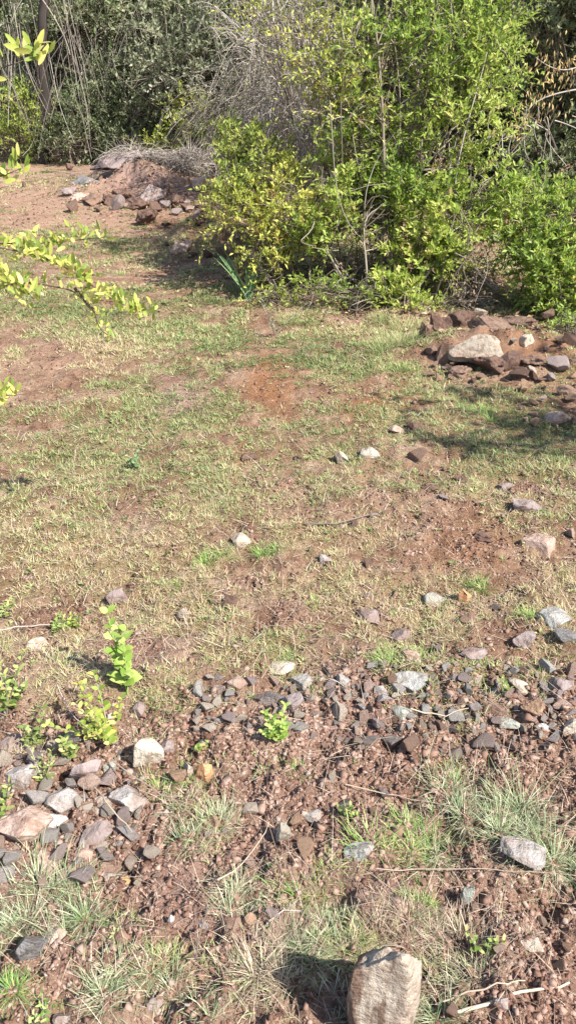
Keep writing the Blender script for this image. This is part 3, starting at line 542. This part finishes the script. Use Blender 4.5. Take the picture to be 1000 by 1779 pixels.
stick([(100, 1205), (130, 1260), (160, 1285)], .0013, 'thin pale twig left of the small yellow-green plant', rnd=.9, lift=.03)
stick([(0, 1106), (60, 1096), (110, 1092)], .0025, 'grey-pink twig lying at the left edge above the flat pale stone', rnd=.7)
stick([(710, 1246), (760, 1252), (810, 1250)], .002, 'straight pale green stem over the right rubble', 'dry_stalk', 'straw', .04, .9)
stick([(650, 1528), (800, 1522), (960, 1532)], .0014, 'very long straight stem below the rounded grey boulder', 'dry_stalk', 'straw', .03, .6)
stick([(170, 1385), (190, 1420), (235, 1465)], .002, 'dry stem lying over the dark mauve-grey block', 'dry_stalk', 'straw', .05, .8)
stick([(342, 1690), (356, 1620), (370, 1570)], .002, 'dark green stalk over the crack in the bottom soil', 'dry_stalk', 'wood', .05, .4)
# ------------------------------------------------------------------ small leafy plants
def plant(p, h, nst, npair, L, mt, label, cat='plant', name='leafy_weed', spread=.5, lean=(0, 0), opposite=True, ratio=.62):
    p = np.asarray(p, float); e = empty(name, p, label, cat); ms, ml = MB(), MB()
    for s in range(nst):
        d = unit(np.array([rng.normal()*spread+lean[0], rng.normal()*spread+lean[1], 1.])); hh = h*(.6+.4*rng.random()) if s else h
        t = np.linspace(0, 1, 7)[:, None]; C = p+d*hh*t+np.array([rng.normal(), rng.normal(), 0])*.12*hh*t**2; tubes(ms, C[None], np.linspace(.0025, .001, 7), 5, rng.random())
        n = npair; tt = np.linspace(.25, 1, n); B = np.stack([np.interp(tt, t[:, 0], C[:, k]) for k in range(3)], 1)
        for sgn in (1, -1):
            a = np.arange(n)*1.9+(0 if opposite else sgn)+rng.normal(0, .3, n)+(0 if sgn > 0 else np.pi); out_ = np.stack([np.cos(a), np.sin(a), .25+.5*tt], 1)
            leaves(ml, B, out_, unit(np.stack([rng.normal(0, .25, n), rng.normal(0, .25, n)-.25, np.ones(n)], 1)), L*(1.1-.45*tt)*(.8+.4*rng.random(n)), L*ratio*(1.1-.45*tt), rng.random(n), detail=True)
    ms.obj('stem', M['wood'] if mt != 'seed' else M['tuftb'], e, smooth=True); ml.obj('leaves', M[mt], e, smooth=True)
p = at(222, 1205)
plant(p, .27, 4, 6, .042, 'seed', 'broad-leaved bright green seedling with its shadow beside it at left', name='seedling', spread=.11, lean=(-.03, .05), ratio=.75)
plant(at(190, 1285), .20, 10, 8, .026, 'branch', 'small yellow-green plant above the cream white rock', spread=.6)
plant(at(482, 1292), .09, 7, 6, .024, 'seed', 'small bushy weed with blue-green leaves below the rusty slate', spread=.5)
plant(at(100, 1092), .05, 5, 5, .027, 'weed', 'sprig of pointed yellow-green leaves above the seedling shadow', spread=.9, ratio=.35)
plant(at(130, 1090), .05, 3, 5, .027, 'bush', 'dark green sprig right of the pointed yellow-green sprig', spread=.7, ratio=.35)
plant(at(5, 1075), .06, 4, 5, .027, 'weed', 'yellow-green sprig at the left edge above the twig', spread=.7, ratio=.4)
plant(at(10, 1235), .2, 9, 8, .027, 'weed', 'leafy yellow-green plant cut by the left edge', spread=.35, ratio=.5)
plant(at(68, 1290), .1, 4, 6, .022, 'weed', 'little yellow-green weed right of the left edge plant', spread=.5)
plant(at(122, 1318), .08, 3, 6, .024, 'weed', 'tiny weed with light leaves above the layered grey-brown rock', spread=.4)
plant(at(80, 1370), .1, 4, 6, .022, 'weed', 'pale weed on the flat grey slab at left', spread=.5, ratio=.3)
plant(at(8, 1425), .1, 5, 7, .026, 'weed', 'pale yellow weed cut by the left edge beside the tilted slab', spread=.5, ratio=.4)
plant(at(835, 1655), .06, 3, 5, .018, 'weed', 'small yellow-green leaves right of the dry straw tuft', spread=.4)
plant(at(605, 1420), .05, 3, 5, .016, 'weed', 'tiny light green weed on the bare red soil', spread=.5)
plant(at(882, 1216), .05, 3, 5, .016, 'weed', 'tiny light green weed among the right rubble', spread=.4)
plant(at(236, 815), .08, 3, 5, .026, 'agave', 'dark green sprig alone in the left grass', spread=.5)
plant(at(345, 1297), .03, 3, 4, .02, 'weed', 'tiny yellow weed above the flat orange-tan rock', spread=.5)
plant(at(75, 1775), .05, 4, 5, .018, 'tuftb', 'yellow-green weed at the lower left bottom edge', spread=.6, ratio=.3)
plant(at(478, 585), .25, 5, 6, .03, 'olive', 'thin weed standing above the bare orange soil', spread=.3, ratio=.3)
def pl(P, n):
    P = np.array(P, float); d = np.concatenate([[0], np.cumsum(np.linalg.norm(np.diff(P, axis=0), axis=1))]); t = np.linspace(0, d[-1], n); Q = np.stack([np.interp(t, d, P[:, k]) for k in range(3)], 1)
    for _ in range(12): Q[1:-1] = .5*Q[1:-1]+.25*(Q[:-2]+Q[2:])
    return Q
# ------------------------------------------------------------------ overhanging shrub at left
def bez(P, n):
    P = np.array(P, float); t = np.linspace(0, 1, n)[:, None]; k = len(P)-1; o = 0
    for i in range(k+1): o = o+math.comb(k, i)*t**i*(1-t)**(k-i)*P[i]
    return o
tb = np.array([-2.05, 2.2, 0]); tb[2] = H(tb[0], tb[1])
sh = empty('shrub', tb, 'yellow-green leafy shrub whose branches reach in from the left edge', 'shrub')
mb = MB(); stemc = bez([tb, tb+[.05, 0, .6], tb+[-.1, .1, 1.2], tb+[.1, 0, 1.9]], 12); tubes(mb, stemc[None], np.linspace(.03, .01, 12), 7, .4); mb.obj('trunk', M['wood'], sh, smooth=True)
BR = [([(-420, 380, 2.35), (-150, 395, 2.4), (0, 430, 2.4), (110, 452, 2.42), (150, 490, 2.42), (200, 528, 2.45), (262, 546, 2.5)], 72, .95),
      ([(-300, 395, 2.5), (-60, 420, 2.5), (60, 425, 2.5), (180, 412, 2.5)], 34, .85), ([(-300, 440, 2.35), (-60, 470, 2.3), (30, 480, 2.3), (60, 520, 2.3)], 30, 1.),
      ([(-300, 170, 2.3), (-60, 130, 2.3), (20, 118, 2.3), (64, 95, 2.3)], 24, 1.15), ([(-300, 330, 2.3), (-60, 320, 2.3), (0, 312, 2.3), (38, 292, 2.3)], 18, 1.),
      ([(-300, 640, 2.2), (-60, 690, 2.2), (0, 690, 2.2), (48, 684, 2.2)], 20, 1.), ([(-60, 500, 2.4), (60, 490, 2.42), (130, 505, 2.42), (160, 540, 2.45)], 22, .7), ([(130, 500, 2.44), (165, 540, 2.44), (172, 570, 2.44), (196, 588, 2.44)], 14, .7)]
for pts, n, sc in BR:
    P = [dist(*q) for q in pts]
    if pts[0][0] < -250: k = int(np.argmin(np.abs(stemc[:, 2]-P[0][2]))); P = [stemc[k]]+P
    C = pl(P, 60); mb = MB(); tubes(mb, C[None], np.linspace(.006, .0012, 60), 5, .3); br = mb.obj('branch', M['wood'], sh, smooth=True)
    L = np.linalg.norm(np.diff(C, axis=0), axis=1).sum(); cum = np.linspace(0, 1, 60); n = int(n*2.3); ppx = project(C[:, 0], C[:, 1], C[:, 2])[0]; t0_ = float(np.argmax(ppx > -70))/60; nn = int(n*1.7); tt = np.linspace(t0_, 1, nn)+rng.normal(0, .02, nn); tt = tt[vn(tt*14, n, s=7) > -.6]; tt = np.clip(tt, 0, 1)
    B = np.stack([np.interp(tt, cum, C[:, k]) for k in range(3)], 1); T = unit(np.gradient(B, axis=0)); N = len(B); sgn = np.where(np.arange(N) % 2, 1, -1)[:, None]
    sd = unit(np.cross(T, [0, 0, 1.])); out_ = T*.45+sd*sgn*.45+np.array([0, 0, 1.])*rng.uniform(.2, 1.1, (N, 1))+rng.normal(0, .3, (N, 3)); B = B+rng.normal(0, .014, B.shape)
    ml = MB(); leaves(ml, B, out_, unit(rng.normal(0, .6, (N, 3))+[.3, -1., .4]), sc*(.024+.022*rng.random(N)), sc*.0115*(.8+.5*rng.random(N)), rng.random(N), detail=True); ml.obj('leaves', M['branch'], br, smooth=True)
# ------------------------------------------------------------------ shrubs and trees
def crown(base, clumps, ntw, nl, Lt, Lleaf, ratio, mt, label, name='shrub', cat='shrub', stems=8, srad=.015, up=.6, gap=.0, bark=None, group=None, twigmat='wood', bare=0., hs=0, droop=.3, trunk=None):
    base = np.asarray(base, float); e = empty(name, base, label, cat, group); ms, ml = MB(), MB(); C = np.array([c[:3] for c in clumps], float); Rr = np.array([c[3:6] for c in clumps], float); wt = np.array([c[6] if len(c) > 6 else 1. for c in clumps]); wt = wt/wt.sum()
    ci = rng.choice(len(C), ntw*2, p=wt); d = unit(rng.normal(size=(ntw*2, 3))); p0 = C[ci]+d*Rr[ci]*(rng.random((ntw*2, 1))**.45)
    nz = vn(p0[:, 0]*3.5/(Lt/.3), p0[:, 1]*3.5/(Lt/.3), p0[:, 2]*3.5/(Lt/.3), s=200+hs); k = (nz > gap-.25) & (p0[:, 2] > H(p0[:, 0], p0[:, 1], False)+.02); p0, d = p0[k][:ntw], d[k][:ntw]; ci = ci[k][:ntw]; N = len(p0)
    dr = unit(d*.5+[0, 0, up]+rng.normal(0, .45, (N, 3))); L = Lt*rng.uniform(.45, 1.2, (N, 1)); t = np.linspace(0, 1, 5)
    P = p0[:, None]+dr[:, None]*L[:, None]*t[None, :, None]+np.array([0, 0, -droop])*L[:, None]*(t**2)[None, :, None]
    tubes(ms, P, np.linspace(.0028, .001, 5)*(Lt/.25)**.6, 3)
    # branches
    ns = stems
    for j in range(ns):
        c = j % len(C) if j < len(C) else rng.choice(len(C), p=wt); b0 = base+np.array([rng.normal()*.12, rng.normal()*.12, 0])*(0 if trunk else 1); tp = C[c]+rng.normal(size=3)*Rr[c]*.45
        q = bez([b0, b0*.7+tp*.3+np.array([rng.normal()*.15, rng.normal()*.15, .2*(tp[2]-b0[2])]), tp*.75+b0*.25+rng.normal(size=3)*.12, tp], 14); tubes(ms, q[None], np.linspace(srad, srad*.3, 14), 6, rng.random())
        near = np.where(ci == c)[0]
        if len(near):
            sel = rng.choice(near, min(len(near), 16), replace=False); a = q[rng.integers(6, 14, len(sel))]; z = p0[sel]; tt = np.linspace(0, 1, 6)[None, :, None]
            mid = rng.normal(0, .06, (len(sel), 1, 3)); tubes(ms, a[:, None]*(1-tt)+z[:, None]*tt+mid*4*tt*(1-tt), np.linspace(srad*.35, .0025, 6), 4)
    if trunk: q = bez(trunk[0], 16); q[1:] += rng.normal(0, .02, (15, 3)); tubes(ms, q[None], np.linspace(trunk[1], trunk[1]*.7, 16)*rng.uniform(.85, 1.15, 16), 10, 0.)
    st = ms.obj('trunk' if name == 'tree' else 'stems', M[twigmat], e)
    if nl:
        lit = rng.random(N) >= bare; PP = P[lit]; dd = dr[lit]; N = len(PP); tt = np.linspace(.1, 1, nl)
        B = np.stack([np.stack([np.interp(tt, t, PP[i, :, k]) for k in range(3)], 1) for i in range(N)]) if N < 1 else (lambda w, i0: PP[:, i0]*(1-w)[None, :, None]+PP[:, np.minimum(i0+1, 4)]*w[None, :, None])((tt*4) % 1, np.minimum((tt*4).astype(int), 4))
        B = B.reshape(-1, 3); D = np.repeat(dd, nl, 0); n = len(B); s = unit(np.cross(D, unit(rng.normal(size=(n, 3))))); sg = np.tile(np.where(np.arange(nl) % 2, 1, -1), N)[:, None]
        out_ = D*.6+s*sg*.8+np.array([0, 0, .15]); hue = np.repeat(.5+.3*vn(p0[lit][:, 0]*2.5, p0[lit][:, 1]*2.5, p0[lit][:, 2]*2.5, s=300+hs)+rng.normal(0, .1, N), nl)+rng.normal(0, .16, n)
        leaves(ml, B, out_, unit(rng.normal(0, .55, (n, 3))+[.15, -.25, 1]), Lleaf*rng.uniform(.6, 1.3, n), Lleaf*ratio*rng.uniform(.7, 1.2, n), np.clip(hue, 0, 1)); ml.obj('crown', M[mt], e)
    return e
def cl(px, py, Y, rx, ry, rz, w=1.): q = dist(px, py, Y); return (q[0], q[1], q[2], rx, ry, rz, w)
# main bushes, 5.6 to 7 m away
crown(at(690, 500), [cl(700, 150, 6.3, .55, .45, .5, 1.5), cl(670, 60, 6.4, .22, .3, .4, .4), cl(800, 60, 6.4, .42, .4, .45, 1.2), cl(640, 290, 6.2, .42, .4, .35, .8), cl(800, 240, 6.2, .38, .35, .35, 1.1), cl(720, -150, 6.5, .7, .6, .5, 1.0), cl(860, 90, 6.5, .2, .3, .4, .7)],
      1250, 13, .28, .046, .4, 'bush', 'tall bright green bush rising to the top right of centre', name='shrub', stems=14, srad=.013, gap=.16, hs=1, bare=.08)
crown(at(470, 500), [cl(450, 290, 6.3, .22, .3, .25, .9), cl(420, 370, 6.0, .22, .3, .25, 1), cl(500, 360, 6.0, .25, .3, .3, 1), cl(405, 270, 6.5, .16, .2, .22, .5), cl(455, 440, 5.9, .22, .2, .2, .7)],
      620, 14, .2, .04, .36, 'bushy', 'yellow-green bush forming the left end of the main thicket', stems=12, srad=.01, gap=.0, hs=2)
crown(at(600, 510), [cl(560, 345, 6.0, .28, .3, .22, 1), cl(640, 360, 5.9, .28, .25, .2, 1), cl(540, 410, 5.85, .12, .15, .12, .3), cl(690, 340, 6.0, .28, .3, .22, .9)],
      500, 14, .2, .042, .42, 'bush', 'low green bush in the middle front of the thicket', stems=12, srad=.01, gap=.12, hs=3)
crown(at(730, 520), [cl(735, 430, 5.75, .22, .2, .2, 1), cl(780, 370, 5.9, .3, .25, .25, 1), cl(690, 505, 5.6, .18, .15, .1, .5), cl(780, 460, 5.8, .15, .15, .12, .5), cl(830, 330, 6.0, .25, .25, .2, .7)],
      440, 14, .18, .045, .5, 'bush', 'bright round-leaved bush just left of the dead brown hollow', stems=10, srad=.01, gap=.0, hs=4)
crown(at(960, 530), [cl(950, 470, 5.4, .25, .25, .22, 1), cl(1000, 400, 5.6, .3, .3, .25, 1.2), cl(890, 400, 5.8, .22, .25, .2, .9), cl(940, 350, 6.0, .25, .25, .15, .5), cl(1010, 520, 5.2, .2, .2, .15, .6), cl(1100, 400, 5.6, .35, .4, .5, 1)],
      900, 14, .2, .042, .42, 'bush', 'green bush at the right edge behind the earth mound', stems=12, srad=.012, gap=.0, hs=5)
crown(at(600, 535), [cl(470, 520, 5.6, .18, .12, .07), cl(560, 500, 5.6, .25, .12, .08), cl(640, 515, 5.5, .2, .12, .07), cl(720, 530, 5.45, .2, .1, .06)], 170, 9, .1, .03, .5, 'bush', 'low fringe of small leafy weeds along the foot of the thicket', name='weed_patch', cat='weeds', stems=10, srad=.004, gap=-.3, hs=6)
crown(at(985, 600), [cl(985, 568, 4.9, .12, .1, .07), cl(960, 572, 5.0, .08, .1, .05)], 34, 9, .11, .035, .3, 'seed', 'bright green grassy weed on the right edge above the mound', name='weed_patch', cat='weeds', stems=4, srad=.003, gap=-.5)
# dead brown hollow and twigs above the mound
crown(at(820, 530), [cl(820, 480, 5.7, .18, .12, .14, 1), cl(800, 525, 5.5, .14, .08, .05, .6)], 190, 4, .2, .03, .5, 'dead', 'brown dead shrub with bare twigs behind the earth mound', name='dead_shrub', cat='dead shrub', stems=8, srad=.005, gap=-.3, twigmat='wood', bare=.4, up=.2)
crown(at(690, 440), [cl(640, 470, 6.1, .35, .2, .1, 1), cl(720, 400, 6.3, .2, .2, .15, .5), cl(560, 470, 6.2, .2, .2, .1, .5)], 260, 5, .2, .035, .5, 'dead', 'dead brown undergrowth inside the shaded foot of the thicket', name='dead_shrub', cat='dead shrub', stems=8, srad=.006, gap=-.4, twigmat='wood', bare=.3, up=.1)
# grey dry thicket behind the yellow-green bush
crown(at(500, 400), [cl(490, 170, 7.6, .35, .3, .5, 1.2), cl(540, 240, 7.2, .2, .2, .4, .8), cl(450, 230, 7.8, .25, .25, .35, .7), cl(520, 60, 7.6, .4, .3, .4, .9)], 560, 4, .42, .035, .4, 'bushy', 'leafless grey thicket of fine hanging twigs behind the yellow-green bush', name='dry_thicket', cat='thicket', stems=16, srad=.01, gap=-.4, twigmat='twig', bare=.72, up=-.3, droop=.7, hs=8)
crown(at(560, 380), [cl(560, 60, 6.3, .3, .25, .4), cl(500, 10, 6.6, .35, .3, .3), cl(590, 150, 6.1, .2, .25, .35)], 330, 8, .28, .04, .4, 'bushy', 'yellowish leafy bush behind the grey thicket at top centre', stems=8, srad=.012, gap=.1, hs=9, twigmat='twig')
crown(at(460, 330), [cl(460, 60, 9.2, .7, .4, .5, 1.2), cl(400, 170, 9.6, .5, .35, .4, 1), cl(520, 180, 8.8, .4, .3, .4, .8)], 900, 6, .4, .035, .35, 'olive', 'pale grey-green wispy bush between the wood and the grey thicket', name='shrub', cat='shrub', stems=14, srad=.009, gap=-.1, twigmat='twig', bare=.35, up=.3, droop=.5, hs=33)
# dead brush on the far mound
crown(at(240, 300), [cl(235, 268, 10.9, .5, .25, .07, 1), cl(325, 278, 10.6, .32, .25, .14, 1.2)], 340, 0, .3, .03, .4, 'dead', 'heap of grey dead brush on the far earth mound', name='brush_heap', cat='brush', stems=30, srad=.008, gap=-1, twigmat='twig', up=.0, droop=.15)
def hang(px0, px1, py0, py1, Y, n, label, name='dry_vines', rad=.0035, mt='twig'):
    e = empty(name, dist((px0+px1)/2, py1, Y), label, 'vines'); mb = MB(); P = []
    for _ in range(n):
        a = random.uniform(px0, px1); t0 = dist(a, random.uniform(py0, py0+(py1-py0)*.4), Y+random.uniform(-.4, .4)); t1 = dist(a+random.uniform(-70, 70)*min(1., (px1-px0)/120), random.uniform(py0+(py1-py0)*.6, py1), Y+random.uniform(-.4, .4)); t1[2] = max(t1[2], .02)
        P.append(bez([t0, t0*.6+t1*.4+rng.normal(0, .15, 3), t0*.3+t1*.7+rng.normal(0, .15, 3), t1], 10))
    tubes(mb, np.array(P), np.linspace(rad, rad*.6, 10), 4); mb.obj('strands', M[mt], e)
hang(300, 368, 250, 318, 11.0, 90, 'upright grey dead stems at the right end of the far mound', 'dry_stalks', .004)
hang(520, 570, 120, 300, 6.9, 26, 'grey hanging vines in front of the grey thicket', rad=.003)
hang(780, 850, 395, 545, 5.5, 9, 'few thin grey vines hanging above the earth mound', rad=.003)
hang(545, 549, 370, 440, 5.7, 1, 'single pale vertical stem in the low green bush', rad=.004)
hang(860, 1000, 180, 300, 6.6, 16, 'pale bare twigs crossing the dark gap at right', 'bare_twigs', .004)
hang(-20, 140, -60, 280, 12.2, 26, 'brown dry stems hanging before the thick dark trunk', rad=.004)
hang(560, 860, 120, 430, 6.0, 9, 'thin grey stems showing through the tall bright bush', 'bare_twigs', .003)
# blade-leaved plant at the left foot of the thicket
p = at(432, 520); e = empty('agave', p, 'blade-leaved plant like an agave at the left foot of the thicket', 'plant'); mb = MB(); n = 13
blades(mb, np.repeat(p[None], n, 0)+rng.normal(0, .02, (n, 3))*[1, 1, 0], .28+.2*rng.random(n), .02, .1+.6*rng.random(n), rng.random(n)*6.283, .35, 5); mb.obj('leaves', M['agave'], e)
# orange withered branch at right
for i, (pts, lb) in enumerate([([(1060, 60, 5.7), (1000, 150, 5.6), (955, 120, 5.6), (930, 100, 5.6)], 'withered orange-brown branch hanging at the upper right edge'), ([(1040, 150, 5.6), (960, 160, 5.5), (915, 170, 5.5), (905, 215, 5.5)], 'small withered yellow sprig above the dark gap')]):
    P = [dist(*q) for q in pts]; e = empty('dead_branch', P[0], lb, 'branch'); C = bez(P, 20); mb = MB(); tubes(mb, C[None], np.linspace(.006, .002, 20), 5, .6); mb.obj('twigs', M['twig'], e)
    n = 130; k = rng.integers(6, 20, n); B = C[k]+rng.normal(0, .06, (n, 3))*[1, 1, 1.3]; ml = MB(); leaves(ml, B, rng.normal(0, .4, (n, 3))+[0, 0, -1], rng.normal(size=(n, 3)), .036, .009, rng.random(n)); ml.obj('leaves', M['orange'], e)
# background trees: lower trunk and skirts are in view, the crowns shade them from above
BG = [  # px of base, distance, height of crown centre, radius, leaf material, label
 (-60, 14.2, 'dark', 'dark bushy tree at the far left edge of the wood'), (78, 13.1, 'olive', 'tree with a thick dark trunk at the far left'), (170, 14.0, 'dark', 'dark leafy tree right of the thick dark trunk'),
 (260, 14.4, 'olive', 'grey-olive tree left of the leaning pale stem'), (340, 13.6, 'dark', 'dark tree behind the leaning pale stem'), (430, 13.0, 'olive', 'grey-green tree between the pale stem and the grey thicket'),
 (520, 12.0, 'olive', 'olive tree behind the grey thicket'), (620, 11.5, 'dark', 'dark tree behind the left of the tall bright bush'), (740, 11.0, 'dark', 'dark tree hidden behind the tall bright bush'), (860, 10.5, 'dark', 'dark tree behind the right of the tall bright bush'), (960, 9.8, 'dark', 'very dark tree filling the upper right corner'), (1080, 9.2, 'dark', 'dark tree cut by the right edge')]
for i, (bx, Yb, mt, lb) in enumerate(BG):
    b = dist(bx, 300, Yb); b[2] = H(b[0], b[1]); c = []
    for j in range(8): c.append((b[0]+rng.uniform(-1.1, 1.1), b[1]+rng.uniform(-.5, .8)+(1.3 if i == 1 else 0), b[2]+.25+2.3*((j+rng.random())/8), rng.uniform(.4, .8), rng.uniform(.3, .5), rng.uniform(.3, .6), 1.2))
    for j in range(3): c.append((b[0]+rng.uniform(-.9, .9), b[1]+rng.uniform(-1.6, .5), b[2]+rng.uniform(3.3, 4.6), 1.1, 1.0, .6, .12))
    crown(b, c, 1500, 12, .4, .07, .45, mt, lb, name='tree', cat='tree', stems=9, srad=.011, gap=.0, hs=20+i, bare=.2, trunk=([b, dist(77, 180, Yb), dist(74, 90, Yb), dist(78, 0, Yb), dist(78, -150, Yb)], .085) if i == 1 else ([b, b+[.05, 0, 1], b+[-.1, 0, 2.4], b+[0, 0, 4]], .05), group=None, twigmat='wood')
for i in range(11):
    b = np.array([-10+i*1.9, 18.2-.25*i, .12]); b[2] = H(b[0], b[1]); c = [(b[0]+rng.uniform(-1, 1), b[1], b[2]+z, 1.5, .8, .9, 1.) for z in (.6, 1.9, 3.2, 4.4)]
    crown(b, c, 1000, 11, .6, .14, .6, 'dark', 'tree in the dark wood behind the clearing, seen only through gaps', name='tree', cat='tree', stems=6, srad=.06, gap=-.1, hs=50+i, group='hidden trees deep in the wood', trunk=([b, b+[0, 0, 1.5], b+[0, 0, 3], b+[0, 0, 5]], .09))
# low green growth along the edge of the wood
for i, (a, b_, Y_, mt, lb) in enumerate([(30, 250, 13.2, 'bush', 'low green weeds at the far left foot of the wood'), (130, 240, 13.0, 'dark', 'dark low shrub left of the far mound'), (230, 215, 13.0, 'dark', 'dark shrub rising behind the far mound'),
        (310, 215, 12.4, 'bushy', 'yellow-green sapling growing behind the far mound'), (390, 230, 11.5, 'bush', 'light green shrub between the far mound and the thicket')]):
    q = dist(a, b_, Y_); g = np.array([q[0], q[1], float(H(q[0], q[1]))]); crown(g, [(g[0], g[1], g[2]+.3, .6, .3, .3, 1), (g[0]+.2, g[1], g[2]+.7, .35, .3, .35, .6)], 300, 10, .3, .055, .4, mt, lb, stems=8, srad=.01, gap=-.1, hs=70+i)
hang(-20, 290, -20, 270, 13.5, 130, 'tangle of brown dry stems at the left edge of the wood', rad=.0028)
hang(290, 450, -20, 270, 13.0, 80, 'grey dry stems in front of the wood above the far mound', rad=.0028)
# leaning pale stems
def pale(pts, rad, label, rnd=1.):
    P = [dist(*q) for q in pts]; mb = MB(); C = bez(P, 20); tubes(mb, C[None]-P[0], np.linspace(rad, rad*.6, 20), 7, rnd); o = mb.obj('dead_sapling', M['twig'], smooth=True, label=label, cat='dead stem'); o.location = P[0]
pale([(270, 250, 12.9), (288, 165, 12.9), (322, 105, 12.8), (345, 55, 12.8), (385, -60, 12.8)], .026, 'pale leaning trunk above the far mound')
pale([(300, 145, 12.85), (335, 115, 12.8), (380, 105, 12.8), (430, 40, 12.8)], .012, 'thinner pale stem branching right of the leaning trunk')
pale([(60, -20, 12.8), (90, 20, 12.8), (115, 60, 12.8), (122, 95, 12.8)], .01, 'thin curved pale branch beside the thick dark trunk', .5)
pale([(440, 235, 8.), (470, 190, 8.), (500, 160, 7.8), (530, 130, 7.8)], .013, 'grey leaning stem inside the grey thicket')
pale([(650, 240, 6.4), (630, 150, 6.3), (610, 80, 6.3), (560, 30, 6.3)], .007, 'grey forked stem inside the tall bright bush', .7)
pale([(610, 85, 6.25), (622, 50, 6.25), (630, 20, 6.25), (640, -20, 6.25)], .006, 'short fork of the grey stem inside the tall bright bush', .8)
pale([(790, 320, 5.95), (800, 230, 5.95), (830, 160, 6.), (845, 90, 6.)], .005, 'slender tan stem in the right of the tall bright bush', .8)
# tree just outside the right edge whose leaves shade the grass
b = np.array([3.4, 2.8, 0.]); b[2] = H(b[0], b[1])
def up_sun(px, py, h): q = at(px, py); return (q[0]+.738*h, q[1]-.516*h, h)
crown(b, [(*up_sun(975, 752, 2.3), .26, .12, .1, 1.2), (*up_sun(785, 762, 2.2), .10, .07, .06, .5), (*up_sun(830, 690, 2.3), .1, .07, .05, .3), (*up_sun(700, 705, 2.3), .05, .05, .05, .15), (*up_sun(1080, 740, 2.2), .4, .3, .2, .8), (3.6, 2.8, 2.4, .6, .5, .35, 1.2)], 125, 13, .2, .05, .5, 'bush', 'leafy tree just outside the right edge shading the grass', name='tree', cat='tree', stems=8, srad=.01, gap=-.5, trunk=([b, b+[.1, 0, .8], b+[.2, 0, 1.6], b+[.1, 0, 2.3]], .04))
# ------------------------------------------------------------------ light
W = bpy.data.worlds.new('World'); S.world = W; W.use_nodes = True; nt = W.node_tree; bg = nt.nodes['Background']
sky = nt.nodes.new('ShaderNodeTexSky'); sky.sky_type = 'NISHITA'; sky.sun_disc = False; nt.links.new(sky.outputs[0], bg.inputs[0]); bg.inputs[1].default_value = .105
EL, AZ = R(48), R(-35)                 # azimuth measured from +X: the sun stands right and slightly behind the camera
sd = Vector((math.cos(EL)*math.cos(AZ), math.cos(EL)*math.sin(AZ), math.sin(EL)))
sky.sun_elevation = EL; sky.sun_rotation = math.pi/2-AZ
sl = bpy.data.lights.new('sun', 'SUN'); sl.energy = 5.0; sl.angle = R(.5); sl.color = (1, .95, .87); so = bpy.data.objects.new('sun', sl); COL.objects.link(so); so.rotation_euler = sd.to_track_quat('Z', 'Y').to_euler(); so.location = (5, -3, 8)
S.view_settings.view_transform = 'Standard'; S.view_settings.look = 'None'; S.view_settings.exposure = 1.03; S.view_settings.gamma = 1
S.cycles.max_bounces = 6; S.cycles.diffuse_bounces = 3; S.cycles.transmission_bounces = 3; S.cycles.glossy_bounces = 2; S.cycles.use_denoising = True
